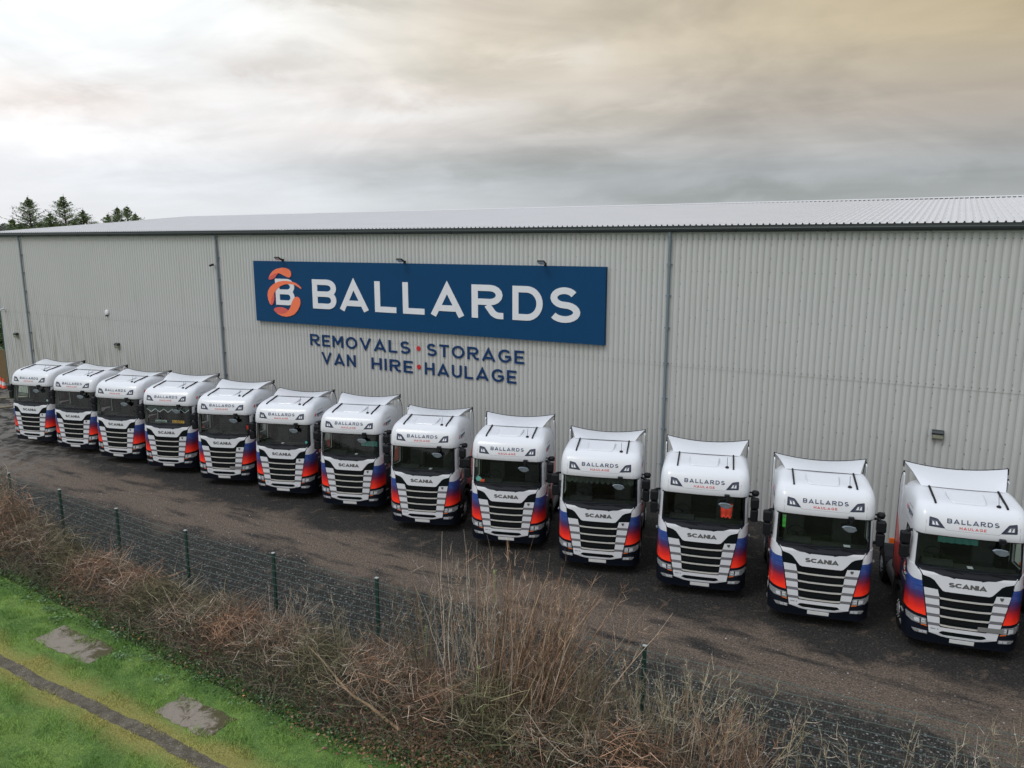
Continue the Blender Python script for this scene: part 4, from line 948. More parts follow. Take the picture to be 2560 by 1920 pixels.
mb = MB(); mb.box(-9.66, 9.66, 0, .17, 0, 3.04); mb.build('board', M['sign'], sb)
mb = MB()
for k in range(7): mb.box(-9.6+k*3.1, -9.5+k*3.1, .17, .20, -.0, 3.0)
mb.build('bracket_rail', M['gutter'], sb)
def wall_letters(mb, txt, ext, z0, z1, t, y, dz=(0, 0)):
    for k, ch in enumerate(txt):
        a, b = ext[k]
        g, pls = glyph(ch, t); s = (b-a)/g
        for li, pl in enumerate(pls):
            for q in stroke(pl, t):
                # keep stem weight: t in height units
                pts = [(a+p[0]*s, z0+p[1]*(z1-z0)) for p in q]; ar = sum(pts[i][0]*pts[(i+1) % 4][1]-pts[(i+1) % 4][0]*pts[i][1] for i in range(4))
                if ar < 0: pts.reverse()
                mb.add([(p[0], y-li*.004, p[1]) for p in pts]+[(p[0], y+.02, p[1]) for p in pts], [(0, 1, 2, 3), (0, 4, 5, 1), (1, 5, 6, 2), (2, 6, 7, 3), (3, 7, 4, 0)])
def ext_px(spans):   # measured left/right of each letter in the photograph's sign, already metres
    return spans
BAL = [(-26.86, -25.33), (-25.13, -23.36), (-22.98, -21.74), (-21.36, -20.16), (-19.82, -18.06), (-17.67, -16.10), (-15.66, -14.25), (-13.98, -12.58)]
mb = MB(); wall_letters(mb, 'BALLARDS', [(a+21.2, b+21.2) for a, b in BAL], 6.92-6.12, 8.33-6.12, .185, -.02)
mb.build('lettering', M['sign_w'], sb)
eb = MB(); wall_letters(eb, 'B', [(-29.36+21.2, -28.06+21.2)], 7.0-6.12, 8.30-6.12, .185, -.02); em = eb.build('emblem', M['sign_w'], sb)
for nm, keys, mt, d in (('arc', ('to', 'mo', 'lo'), 'sign_o', .03), ('arc_underside', ('td', 'md', 'ld'), 'sign_d', .036)):
    for k in keys:
        mb = MB(); wp_(mb, LOGO[k], SF-.002, d); mb.build(nm, M[mt], em)
# painted cut letters on the cladding
def line_ext(txt, t, x0, x1, sp):
    ws = [glyph(c, t)[0] for c in txt]; tot = sum(ws)+sp*(len(txt)-1); k = (x1-x0)/tot; x = x0; o = []
    for w in ws: o.append((x, x+w*k)); x += (w+sp)*k
    return o
def words_thing(name, txt, x0, x1, z0, z1, label):
    o = empty(name, (x0, WY-.02, z0)); tag(o, label, 'wall lettering', 'service words on the warehouse wall')
    for ch, (a, b) in zip(txt, line_ext(txt, .17, 0, x1-x0, .26)):
        if ch == ' ': continue
        mb = MB(); wall_letters(mb, ch, [(a, b)], 0, z1-z0, .17, -.03); mb.build('letter', M['wtext'], o)
words_thing('wall_lettering', 'REMOVALS', -27.33, -21.15, 5.06, 5.63, 'dark blue letters REMOVALS on the wall, upper left word')
words_thing('wall_lettering', 'STORAGE', -20.22, -15.20, 5.06, 5.62, 'dark blue letters STORAGE on the wall, upper right word')
words_thing('wall_lettering', 'VAN', -26.62, -24.44, 4.19, 4.77, 'dark blue letters VAN on the wall, start of the lower line')
words_thing('wall_lettering', 'HIRE', -23.45, -21.03, 4.18, 4.74, 'dark blue letters HIRE on the wall, just left of the lower red dot')
words_thing('wall_lettering', 'HAULAGE', -20.34, -15.58, 4.19, 4.75, 'dark blue letters HAULAGE on the wall, right of the lower red dot')
for z, lb in ((5.35, 'red dot on the wall between REMOVALS and STORAGE'), (4.50, 'red dot on the wall between HIRE and HAULAGE')):
    mb = MB(); mb.lathe([(.11, 0), (.11, -.03)], (0, 0, 0), 'y', 20); o = mb.build('wall_dot', M['wred']); o.location = (-20.68, WY-.015, z); tag(o, lb, 'wall dot', 'red dots in the wall lettering')
# floodlights over the sign
for x, lb in ((-28.75, 'black floodlight above the emblem end of the blue board'), (-21.2, 'black floodlight above the middle of the blue board'), (-14.15, 'black floodlight above the right end of the blue board')):
    o = empty('floodlight', (x, SF-.05, 9.18)); tag(o, lb, 'floodlight', 'floodlights on top of the sign board')
    mb = MB(); mb.box(-.03, .03, -.02, .10, -.02, .10); mb.tube([(0, .0, .1), (0, -.20, .13)], .02, 6); mb.build('bracket', M['black'], o)
    mb = MB(); mx = Matrix.Translation((0, -.28, .12)) @ Euler((R(-32), 0, 0)).to_matrix().to_4x4(); mb.box(-.15, .15, -.11, .11, -.03, .04, M=mx)
    for q in range(5): mb.box(-.13+q*.06, -.12+q*.06, -.08, .08, .04, .06, M=mx)
    mb.build('lamp_body', M['black'], o, bevel=.01)
    mb = MB(); mb.box(-.13, .13, -.09, .09, -.038, -.031, M=mx); mb.build('lens', M['lens'], o)
# bulkhead lamps
M['lamp_lens'] = mat('bulkhead_lens', (.22, .23, .17), .3, var=.2)
for x, z, lb in ((-54.12, 3.95, 'small green and grey wall lamp left of the leftmost downpipe'), (-43.06, 3.98, 'small wall lamp below the round white bell box'), (.09, 3.97, 'olive and black wall lamp low on the right part of the wall')):
    o = empty('wall_lamp', (x, WY-.02, z)); tag(o, lb, 'wall lamp', 'bulkhead lamps on the warehouse wall')
    mb = MB(); mb.prism([(0, .02), (-.16, .02), (-.19, .08), (-.13, .15), (0, .16)], 0, -.16, .16); mb.build('hood', M['gutter'], o, bevel=.01)
    mb = MB(); mb.prism([(0, .018), (-.155, .018), (-.15, -.10), (-.09, -.15), (0, -.15)], 0, -.145, .145); mb.build('diffuser', M['lamp_lens'], o, bevel=.02)
o = empty('bell_box', (-43.82, WY-.02, 5.93)); tag(o, 'round white alarm bell box high on the left part of the wall', 'alarm box')
mb = MB(); mb.lathe([(.17, 0), (.17, -.07), (.12, -.11), (.01, -.12)], (0, 0, 0), 'y', 8); mb.build('cover', M['sign_w'], o)
mb = MB(); mb.box(-.05, .05, -.13, -.05, -.22, -.15); mb.build('strobe', M['black'], o)
for x, z, m1, lb in ((-55.25, 5.64, 'white', 'small white camera at the left corner of the wall'), (-33.98, 8.89, 'black', 'small dark camera beside the downpipe left of the blue board')):
    o = empty('security_camera', (x, WY-.02, z)); tag(o, lb, 'camera')
    mb = MB(); mb.box(-.05, .05, -.06, .02, -.12, .0); mb.tube([(0, -.04, -.03), (0, -.18, .0)], .015, 6); mb.build('bracket', M['sign_w'], o)
    mb = MB(); mb.tube([(-.02, -.08, .04), (.0, -.32, -.02)], .055, 10); mb.build('camera_body', M[m1], o)

# ------------------------------------------------------------------ the row of trucks
SPOT = [(-39.27, 20.15, 15.2), (-35.94, 20.35, 16.4), (-32.59, 20.37, 16.0), (-29.22, 20.53, 19.8), (-25.64, 20.54, 20.9), (-22.25, 20.57, 19.1), (-18.92, 20.72, 18.7), (-15.41, 20.54, 18.5), (-12.01, 20.57, 18.1), (-8.67, 20.43, 17.1), (-5.47, 20.39, 14.4), (-2.25, 20.22, 13.0), (1.04, 20.38, 11.5), (4.55, 20.25, 12)]
FLAP = [-4, -4, -4, 1, 1, -4, 1.5, -4, 2, -3.5, 2, -2.5, 8, 2]     # how far each roof deflector is tilted up, degrees
TLAB = ['white tractor truck at the far left end of the row, windscreen glowing green inside',
        'white truck second from the far left end, plain dark windscreen',
        'white truck third from the left end, papers lying along its dashboard',
        'white truck with a dark pelmet edged in white and name plates behind its windscreen',
        'white truck with grey panel over its grille, right of the name plate truck',
        'white truck with a small turquoise disc low in its windscreen corner, sixth from the left',
        'white truck in the middle of the row with a pale bunk curtain behind its windscreen',
        'white truck eighth from the left, red edge showing behind its mirror',
        'white truck with a teal pad and an orange cloth on its dashboard',
        'white truck with a dark scalloped pelmet across the top of its windscreen',
        'white truck with a red vest hanging inside its windscreen',
        'white truck with green straps hanging in the left corner of its windscreen',
        'large white truck nearest the right edge, teal curtain inside, livery logo on its left door',
        'truck beyond the right edge, only a sliver of its side showing']
proto = make_truck(); trucks = []
for i, (x, y, a) in enumerate(SPOT):
    t = proto if i == 0 else copy_tree(proto)
    t.location = (x, y, 0); t.rotation_euler = (0, 0, R(a)); tag(t, TLAB[i], 'truck', 'white haulage trucks parked in a row'); trucks.append(t)
    for c in t.children:
        if c.name.startswith('roof_deflector'): c.rotation_euler.x = R(FLAP[i])
def in_truck(k, name, mb, m, label=None, cat=None, part=False, group=None):
    """an object inside truck k, given in the truck's own coordinates"""
    o = mb.build(name, m)
    if part: o.parent = trucks[k]; return o
    x, y, a = SPOT[k]; o.matrix_world = Matrix.Translation((x, y, 0)) @ Matrix.Rotation(R(a), 4, 'Z'); tag(o, label, cat, group); return o
def pelmet(k, col, edge, n, depth, sharp):
    m = MB(); pts = []; N_ = n*8
    xs = np.linspace(-1.02, 1.02, N_+1); zt = 3.035
    def zb(x, e=0):
        ph = ((x+1.02)/2.04*n) % 1; d = (1-abs(2*ph-1)) if sharp else abs(math.sin(ph*math.pi)); return 2.90-depth*d-e
    for i in range(N_):
        a, b = xs[i], xs[i+1]; ya = .26+.012*math.sin(a*40); yb = .26+.012*math.sin(b*40)
        m.add([(a, ya, zb(a)), (b, yb, zb(b)), (b, yb, zt), (a, ya, zt)], [(0, 1, 2, 3)], 0)
        if edge: m.add([(a, ya-.004, zb(a, .03)), (b, yb-.004, zb(b, .03)), (b, yb-.004, zb(b, -.004)), (a, ya-.004, zb(a, -.004))], [(0, 1, 2, 3)], 1)
    in_truck(k, 'pelmet', m, [mat('pelmet_cloth', col, .9, var=.2), M['white']], part=True)
pelmet(3, (.02, .05, .045), True, 5, .14, True)
pelmet(9, (.035, .045, .042), False, 12, .08, False)
mt_t = mat('teal_curtain', (.10, .36, .33), .9, var=.25, scale=9)
for k, xa, xb, z0, z1 in ((12, -.55, .35, 2.62, 2.78), (6, .15, .80, 2.40, 2.60)):
    m = MB(); n = 24
    for i in range(n):
        a, b = xa+(xb-xa)*i/n, xa+(xb-xa)*(i+1)/n; m.add([(a, .95+.02*math.sin(i*1.3), z0), (b, .95+.02*math.sin(i*1.3+1.3), z0), (b, .95+.02*math.sin(i*1.3+1.3), z1), (a, .95+.02*math.sin(i*1.3), z1)], [(0, 1, 2, 3)])
    in_truck(k, 'bunk_curtain', m, mt_t, part=True)
# grey plates clipped over the grille of two trucks
for k in (4, 12):
    m = MB(); skin(m, [[(.30, .80), (.86, .81), (.86, .92), (.30, .91)]], .045, .015); in_truck(k, 'grille_cover', m, mat('cover_grey', (.16, .16, .16), .6), part=True)
M['hivis'] = mat('hivis_red', (1.0, .06, .03), .7, var=.15); M['hvs'] = mat('hivis_strip', (.55, .60, .55), .5)
def cloth(k, x, z0, z1, w, y, mats, label, band=True):
    m = MB(); n, r_ = 8, 10
    for i in range(n):
        for j in range(r_):
            q = []
            for a, b in ((i, j), (i+1, j), (i+1, j+1), (i, j+1)):
                u, v_ = a/n-.5, b/r_; q.append((x+u*w*(1-.15*(1-v_)), y+.02*math.sin(a*1.7)+.01*math.sin(b), z0+(z1-z0)*v_-.03*math.sin(a*2.1)*(1-v_)))
            m.add(q, [(0, 1, 2, 3)], 1 if band and j == r_-2 else 0)
    in_truck(k, 'hi_vis_vest', m, mats, label, 'vest')
cloth(10, .64, 2.42, 2.84, .34, .26, [M['hivis'], M['hvs']], 'bright red vest with a pale band hanging behind the windscreen right side')
cloth(4, .98, 2.42, 2.60, .10, .38, [M['hivis'], M['hvs']], 'small red vest at the right edge of the windscreen beside the name plate truck', False)
mgr = mat('green_strap', (.12, .55, .10), .7, var=.3)
cloth(11, -.97, 2.62, 2.98, .10, .34, [mgr, M['hvs']], 'bright green straps hanging at the left corner of a windscreen')
m = MB(); m.prism([(-1.05, 2.30), (-1.08, 2.38), (-.98, 2.47), (-.90, 2.40), (-.85, 2.34), (-.95, 2.29)], 1, .24, .27); in_truck(8, 'dust_pad', m, mat('teal_pad', (.18, .50, .46), .8), 'teal pad propped in the left corner of a windscreen', 'pad')
m = MB(); m.prism([(-.93, 2.29), (-.78, 2.29), (-.77, 2.37), (-.90, 2.36)], 1, .21, .235); in_truck(8, 'cloth', m, mat('orange_cloth', (.85, .10, .03), .8), 'orange cloth beside the teal pad on a dashboard', 'cloth')
def nameplate(k, txt, xa, xb, col, label):
    x, y, a = SPOT[k]; e = empty('name_plate'); e.matrix_world = Matrix.Translation((x, y, 0)) @ Matrix.Rotation(R(a), 4, 'Z'); tag(e, label, 'name plate', 'name plates on a dashboard')
    m = MB(); m.box(xa, xb, .22, .235, 2.285, 2.395); m.build('plate', col, e)
    vs, fs = txt_mesh(txt, .11, .003); wd = max([p[0] for p in vs]+[.1]); m = MB()
    m.add([(xa+.03+p[0]*(xb-xa-.06)/wd, .214, 2.30+p[1]*.95) for p in vs], fs); m.build('lettering', M['black'], e)
nameplate(3, 'RANDAL', -.62, -.08, mat('plate_silver', (.35, .42, .40), .5), 'silver name plate lettered RANDAL behind a windscreen')
nameplate(3, 'RUSSTY', .20, .76, mat('plate_yellow', (.80, .42, .03), .5), 'yellow name plate lettered RUSSTY behind a windscreen')
m = MB(); m.lathe([(.05, 0), (.05, -.01)], (.98, .22, 2.36), 'y', 14); in_truck(5, 'windscreen_sticker', m, mat('turquoise', (.1, .55, .55), .5), part=True)
m = MB(); m.lathe([(.05, 0), (.05, -.01)], (.95, .22, 2.36), 'y', 14); in_truck(0, 'windscreen_sticker', m, mat('pale_sticker', (.45, .6, .58), .5), part=True)
for k, xx, ww in ((12, .05, .12), (6, .1, .10), (7, .15, .10), (5, -.2, .10), (11, .55, .16)):
    m = MB(); m.box(xx, xx+ww, .40, .52, 2.205, 2.225); in_truck(k, 'paper_note', m, M['sign_w'], 'folded white paper on the dashboard of the '+{12: 'truck nearest the right edge', 6: 'middle truck with the pale curtain', 7: 'eighth truck from the left', 5: 'truck with the turquoise disc', 11: 'truck with green straps'}[k], 'paper')

# ------------------------------------------------------------------ mesh fence
M['fgreen'] = mat('fence_green', (.005, .030, .022), .55, var=.2); M['cap'] = mat('post_cap', (.30, .33, .33), .5); M['wire'] = mat('fence_wire', (.085, .125, .11), .4, metal=.2, var=.2)
fe = empty('mesh_fence', (-25.65, PX, 0)); tag(fe, 'dark green welded mesh fence with square posts between hedge and yard', 'fence')
PH = 1.82
posts = [(-32.6, 14.0), (-29.13, 13.98), (-25.65, 13.82), (-22.21, 13.63), (-18.72, 13.50), (-15.24, 13.60), (-11.8, 13.78), (-8.19, 13.74), (-4.84, 14.02)]
allp = posts+[(-1.4, 14.3), (2.1, 14.6), (5.6, 14.9)]
lean = {}
for x, y in posts:
    mb = MB(); mb.box(-.04, .04, -.03, .03, -.05, PH, M=Matrix.Translation((x+25.65, y-PX, 0)))
    p = mb.build('post', M['fgreen'], fe, bevel=.006)
    mb = MB(); mb.box(x+25.65-.045, x+25.65+.045, y-PX-.035, y-PX+.035, PH, PH+.02); mb.build('post_cap', M['cap'], p)
for (x0, y0), (x1, y1) in zip(allp[:-1], allp[1:]):
    d = math.hypot(x1-x0, y1-y0); n = int(d/.055); vv = []; ff = []
    def rod(a, b, r):
        a = np.array(a); b = np.array(b); dd = (b-a)/np.linalg.norm(b-a); u = np.cross(dd, (0, 1, .1)); u /= np.linalg.norm(u); w_ = np.cross(dd, u); k = len(vv)
        for p in (a, b):
            for t in range(3): vv.append(p+r*(u*math.cos(t*2.094)+w_*math.sin(t*2.094)))
        for t in range(3): ff.append((k+t, k+(t+1) % 3, k+3+(t+1) % 3, k+3+t))
    ox_, oy_ = 25.65, -PX-.04
    for k in range(1, n):
        t = k/n; rod((x0+(x1-x0)*t+ox_, y0+(y1-y0)*t+oy_, .05), (x0+(x1-x0)*t+ox_, y0+(y1-y0)*t+oy_, PH-.05), .0026)
    for z in (PH-.08, PH-.28, PH-.48, PH-.68, PH-.88, PH-1.08, PH-1.28, PH-1.48, PH-1.68):
        for q in (0, .012): rod((x0+ox_, y0+oy_-.006+q, z), (x1+ox_, y1+oy_-.006+q, z), .0042)
    np_mesh('mesh_panel', np.array(vv), np.array(ff), M['wire'], fe)

# ------------------------------------------------------------------ vegetation
def tint_mat(name, rough=.8, mult=1.0):
    m = bpy.data.materials.new(name); m.use_nodes = True; nt = m.node_tree; b = nt.nodes['Principled BSDF']
    a = N(nt, 'ShaderNodeAttribute', attribute_name='col'); t = N(nt, 'ShaderNodeTexCoord'); n = N(nt, 'ShaderNodeTexNoise', i_Scale=30, i_Detail=2); L(nt, t.outputs['Object'], n.inputs['Vector'])
    L(nt, mixc(nt, .35, a.outputs['Color'], mixc(nt, n.outputs[0], (.3, .3, .3), (1, 1, 1)), 'MULTIPLY'), b.inputs['Base Color'])
    b.inputs['Roughness'].default_value = rough; b.inputs['Specular IOR Level'].default_value = .2; return m
M['twig'] = tint_mat('bare_twigs'); M['leaf'] = tint_mat('leaf_mix', .6)
TW = np.array([(.25, .18, .125), (.33, .25, .18), (.15, .105, .07), (.10, .08, .05), (.44, .36, .28), (.20, .18, .10), (.24, .15, .10), (.13, .12, .06)])
def twig_geo(P0, D, Ln, r, curve, nseg=3, jit=.03, taper=.75):
    n = len(P0); t = np.linspace(0, 1, nseg+1)[None, :, None]
    D = D/np.linalg.norm(D, axis=1, keepdims=True)
    pts = P0[:, None]+D[:, None]*Ln[:, None, None]*t+curve[:, None]*(t**2)*Ln[:, None, None]
    pts = pts+rng.normal(size=pts.shape)*jit*Ln[:, None, None]*t*.6
    ref = np.where(np.abs(D[:, 2:3]) > .8, np.array([[1., 0, 0]]), np.array([[0, 0, 1.]]))
    u = np.cross(D, ref); u /= np.linalg.norm(u, axis=1, keepdims=True); w = np.cross(D, u)
    rr = r[:, None, None]*(1-taper*t)
    ring = [pts+rr*(u[:, None]*math.cos(a)+w[:, None]*math.sin(a)) for a in (0, 2.094, 4.189)]
    V = np.stack(ring, 2).reshape(-1, 3)                       # n,(nseg+1),3
    base = (np.arange(n)*(nseg+1)*3)[:, None, None]; s = (np.arange(nseg)*3)[None, :, None]
    k = np.arange(3)[None, None]; k2 = (k+1) % 3
    F = np.stack([base+s+k, base+s+k2, base+s+3+k2, base+s+3+k], -1).reshape(-1, 4)
    return V, F, pts
def leaf_geo(C, size, flat=.0, elong=1.6):
    n = len(C); a = rng.normal(size=(n, 3)); a[:, 2] *= (1-flat); a /= np.linalg.norm(a, axis=1, keepdims=True)
    b = rng.normal(size=(n, 3)); b -= a*(a*b).sum(1, keepdims=True); b[:, 2] *= (1-flat*.5); b /= np.linalg.norm(b, axis=1, keepdims=True)
    s = size[:, None]; V = np.stack([C-a*s*elong, C-b*s*.7+a*s*.1, C+a*s*elong, C+b*s*.7-a*s*.1], 1).reshape(-1, 3)
    F = np.arange(4*n).reshape(n, 4); return V, F
class Acc:
    def __init__(s): s.V = []; s.F = []; s.C = []; s.n = 0
    def add(s, V, F, cols, per):
        s.V.append(V); s.F.append(F+s.n); s.C.append(np.repeat(cols, per, axis=0)); s.n += len(V)
    def build(s, name, m, parent=None):
        return np_mesh(name, np.concatenate(s.V), np.concatenate(s.F), m, parent, np.concatenate(s.C))
def clump(X, Y, v=.28):
    n = len(X); f = np.sin(X*1.15+.6*np.sin(Y*2+X*.5))+.7*np.sin(X*2.9+2+Y)+.6*rng.normal(size=n)
    a = pick(n, np.array([(.22, .125, .078), (.28, .165, .105), (.14, .08, .05), (.38, .25, .175)]), v); b = pick(n, np.array([(.17, .15, .085), (.12, .115, .06), (.22, .20, .12), (.09, .085, .045)]), v); c = pick(n, np.array([(.26, .22, .175), (.17, .145, .11), (.34, .29, .235), (.12, .095, .07)]), v)
    return np.where((f > .55)[:, None], a, np.where((f < -.5)[:, None], b, c))
def pick(n, pal=TW, v=.25): return pal[rng.integers(0, len(pal), n)]*(1+v*rng.normal(size=(n, 1))).clip(.4, 1.7)
HX = [-40, -30, -27.5, -26, -25, -24, -23, -20.5, -17.6, -14.5, -11, -9, -7, -5, -2, 3]
HH = [2.3, 2.4, 2.35, 2.0, 1.55, 1.02, .78, .66, .64, .82, .98, 1.15, 1.1, .9, .85, .9]
HF = [11.2, 11.2, 11.2, 11.2, 11.3, 11.4, 11.35, 11.25, 11.0, 10.8, 10.6, 10.7, 10.9, 11.1, 11.4, 12.0]   # front edge of the hedge foot
def hedge():
    A = Acc(); n = 30000
    X = -34+38*rng.random(n)**1.0; fr = np.interp(X, HX, HF); h = np.interp(X, HX, HH)*(1+.18*np.sin(X*2.3)+.12*np.sin(X*5.1+1))
    back = 13.3; v = rng.random(n); Y = fr+(back-fr)*v
    prof = np.minimum(1, (v*3.2+.22))*np.minimum(1, (1-v)*2.5+.35)
    Z = rng.random(n)**.75*h*prof
    keep = rng.random(n) < np.where(X > -5.5, .45, 1); X, Y, Z, h = X[keep], Y[keep], Z[keep], h[keep]; n = len(X)
    D = rng.normal(size=(n, 3))*np.array([1.0, .8, .65])+np.array([.15, -.15, .45]); Ln = .22+.5*rng.random(n)**1.5; r = .0025+.0045*rng.random(n)**2
    cv = rng.normal(size=(n, 3))*.25; cv[:, 2] -= .25
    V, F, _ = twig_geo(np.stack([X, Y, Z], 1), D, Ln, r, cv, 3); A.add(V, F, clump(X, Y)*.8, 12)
    m = 3800; X = -33+29*rng.random(m); fr = np.interp(X, HX, HF); h = np.interp(X, HX, HH)*(1+.18*np.sin(X*2.3)+.12*np.sin(X*5.1+1)); Y = fr+.35+1.5*rng.random(m); Z = h*(.55+.4*rng.random(m))*np.minimum(1, (Y-fr)*1.3+.3)
    D = rng.normal(size=(m, 3))*np.array([1.0, .8, .5])+np.array([.2, -.1, .35]); V, F, _ = twig_geo(np.stack([X, Y, Z], 1), D, .25+.45*rng.random(m), .004+.005*rng.random(m), rng.normal(size=(m, 3))*.25, 4)
    A.add(V, F, clump(X, Y)*1.75, 15)  # pale crest twigs, lightened further: warm highlight on top put into the colour
    # thicker crooked limbs lying in the hedge
    m = 420; X = -30+27*rng.random(m); fr = np.interp(X, HX, HF); Y = fr+.5+rng.random(m)*1.5; Z = .1+.4*rng.random(m)*np.interp(X, HX, HH)
    D = rng.normal(size=(m, 3))*np.array([1.3, .6, .3])+np.array([0, 0, .25]); V, F, _ = twig_geo(np.stack([X, Y, Z], 1), D, .6+.9*rng.random(m), .010+.018*rng.random(m)**2, rng.normal(size=(m, 3))*.2, 5, .06)
    A.add(V, F, clump(X, Y)*1.1, 18)
    # bramble shoots arching over the grass
    m = 500; X = -29+24*rng.random(m); Y = np.interp(X, HX, HF)+.3*rng.random(m); D = np.stack([rng.normal(size=m)*.9, -np.abs(rng.normal(size=m))*.5, .45+.3*rng.random(m)], 1); cv = np.stack([rng.normal(size=m)*.2, -.2*np.ones(m), -.75*np.ones(m)], 1)
    V, F, _ = twig_geo(np.stack([X, Y, .15+.2*rng.random(m)], 1), D, .4+.5*rng.random(m), .004+.003*rng.random(m), cv, 5, .02); A.add(V, F, pick(m, np.array([(.24, .20, .15), (.12, .13, .06)])), 18)
    o = A.build('hedge', M['twig']); tag(o, 'long tangled bare brown hedge along the grass side of the fence', 'hedge', kind='stuff')
    # leaves left in the hedge : dry, ivy and bramble
    B = Acc(); m = 26000; X = -33+31*rng.random(m); fr = np.interp(X, HX, HF); g = rng.random(m); Y = fr-.28+2.2*g**1.6
    hh = np.interp(X, HX, HH); Z = .02+rng.random(m)**1.4*np.minimum(.55*hh, .10+(Y-fr+.3)*.9)
    V, F = leaf_geo(np.stack([X, Y, Z], 1), .014+.018*rng.random(m), .35)
    gr = pick(m, np.array([(.035, .065, .022), (.05, .095, .03), (.028, .045, .018), (.075, .11, .05), (.10, .13, .075)]))
    br = pick(m, np.array([(.07, .045, .025), (.045, .03, .018), (.10, .07, .045)]))
    isg = rng.random(m) < np.clip(1.0-(Y-fr)*.75, .12, .9); B.add(V, F, np.where(isg[:, None], gr, br), 4)
    o = B.build('hedge_leaves', M['leaf']); tag(o, 'dark green bramble and ivy leaves along the foot of the hedge', 'leaves', kind='stuff')
    # fallen brown leaves
    C = Acc(); m = 3600; X = rng.normal(size=m)*1.5-7.6; Y = 11.0+rng.normal(size=m)*.35+.12*(X+8); Z = .03+.12*rng.random(m)
    V, F = leaf_geo(np.stack([X, Y, Z], 1), .022+.022*rng.random(m), .6, 1.1); C.add(V, F, pick(m, np.array([(.21, .125, .075), (.30, .19, .12), (.13, .075, .045), (.24, .13, .07)])), 4)
    m = 900; X = -22+18*rng.random(m); Y = np.interp(X, HX, HF)-.4+1.4*rng.random(m); V, F = leaf_geo(np.stack([X, Y, .05+.2*rng.random(m)], 1), .02+.018*rng.random(m), .5, 1.1); C.add(V, F, pick(m, np.array([(.21, .125, .075), (.30, .19, .12), (.36, .16, .06)])), 4)
    m = 1500; X = -12+9*rng.random(m); Y = 12.3+.9*rng.random(m); V, F = leaf_geo(np.stack([X, Y, .03+.4*rng.random(m)**2], 1), .02+.018*rng.random(m), .5, 1.1); C.add(V, F, pick(m, np.array([(.21, .125, .075), (.26, .17, .10)])), 4)
    o = C.build('leaf_litter', M['leaf']); tag(o, 'fallen brown leaves heaped under the hedge near the bottom centre', 'fallen leaves', kind='stuff')
hedge()
M['soil'] = mat('hedge_soil', (.028, .022, .014), .95, var=.5, scale=9, bump=.6)
xs = np.linspace(-60, 12, 260); f0 = np.interp(xs, HX, HF)+.12*np.sin(xs*3.1)+.08*rng.normal(size=260)
v = np.concatenate([np.stack([xs, f0, np.full(260, .055)], 1), np.stack([xs, np.full(260, 12.0), np.full(260, .11)], 1), np.stack([xs, np.full(260, 13.35)+.15*np.sin(xs*2.7), np.full(260, .004)], 1)]); i = np.arange(259)
soil = np_mesh('soil', v, np.concatenate([np.stack([i, i+1, 260+i+1, 260+i], 1), np.stack([260+i, 261+i, 521+i, 520+i], 1)]), M['soil']); tag(soil, kind='structure')

def shrub(x, y, h, n, spread, lean, label, seed, side=1.0, pal=None, rbase=.012):
    global rng
    keep = rng; rng = np.random.default_rng(seed); o = empty('bare_shrub', (x, y, 0)); tag(o, label, 'bare shrub', 'bare shrubs standing up out of the hedge')
    P0 = np.stack([rng.normal(size=n)*spread*.50, rng.normal(size=n)*.16, np.zeros(n)+.02], 1)
    D = np.stack([P0[:, 0]*.75/max(h, 1)+rng.normal(size=n)*.12*spread+lean, rng.normal(size=n)*.10, np.ones(n)], 1)
    Ln = h*(.45+.55*rng.random(n)**.6); cv = np.stack([rng.normal(size=n)*.06+lean*.6, rng.normal(size=n)*.05, -.03*np.ones(n)], 1)
    pal = TW if pal is None else pal; A = Acc()
    V, F, pts = twig_geo(P0, D, Ln, rbase*1.05*(.45+.8*rng.random(n)), cv, 7, .012, .82); A.add(V, F, pick(n, pal), 24)
    A.build('stem', M['twig'], o); B = Acc()
    k = int(7*side); idx = np.repeat(np.arange(n), k); tt = .25+.7*rng.random(len(idx)); fi = tt*7; i0 = fi.astype(int).clip(0, 6); fr = (fi-i0)[:, None]
    S = pts[idx, i0]*(1-fr)+pts[idx, i0+1]*fr; dd = pts[idx, i0+1]-pts[idx, i0]; dd /= np.linalg.norm(dd, axis=1, keepdims=True)
    d2 = dd+rng.normal(size=dd.shape)*.45; l2 = (.15+.5*rng.random(len(idx)))*(1.15-tt)*min(1.3, h/2.2)+.1
    c2 = rng.normal(size=dd.shape)*.08; c2[:, 2] += .25
    V, F, p2 = twig_geo(S, d2, l2, .0058*(.6+.6*rng.random(len(idx))), c2, 4, .03); B.add(V, F, pick(len(idx), pal), 15)
    j = rng.integers(0, len(idx), len(idx)*2); S = p2[j, 2]; d3 = p2[j, 3]-p2[j, 2]; d3 /= np.linalg.norm(d3, axis=1, keepdims=True); d3 = d3+rng.normal(size=d3.shape)*.6
    V, F, _ = twig_geo(S, d3, .06+.18*rng.random(len(j)), np.full(len(j), .0036), rng.normal(size=d3.shape)*.1, 2, .03); B.add(V, F, pick(len(j), pal), 9)
    B.build('twigs', M['twig'], o); rng = keep; return o
RED = np.array([(.37, .22, .135), (.25, .14, .085), (.50, .34, .24), (.14, .085, .055), (.60, .47, .37)]); GRY = np.array([(.50, .43, .36), (.30, .27, .22), (.64, .56, .47), (.17, .155, .12)]); OLV = np.array([(.34, .29, .19), (.46, .38, .27), (.20, .18, .11), (.58, .50, .39)])
shrub(-7.05, 12.70, 4.15, 150, 1.15, .12, 'densest tall reddish shrub fanning up in front of the tenth truck', 1, 1.0, RED, .012)
shrub(-8.15, 12.60, 4.0, 46, .8, .02, 'tall upright shrub beside the post half hidden in stems, left of the densest shrub', 2, .8, GRY, .012)
shrub(-9.1, 12.45, 3.5, 26, .9, .0, 'slender pale shrub just right of the post standing below the seventh truck', 3, .8, TW, .012)
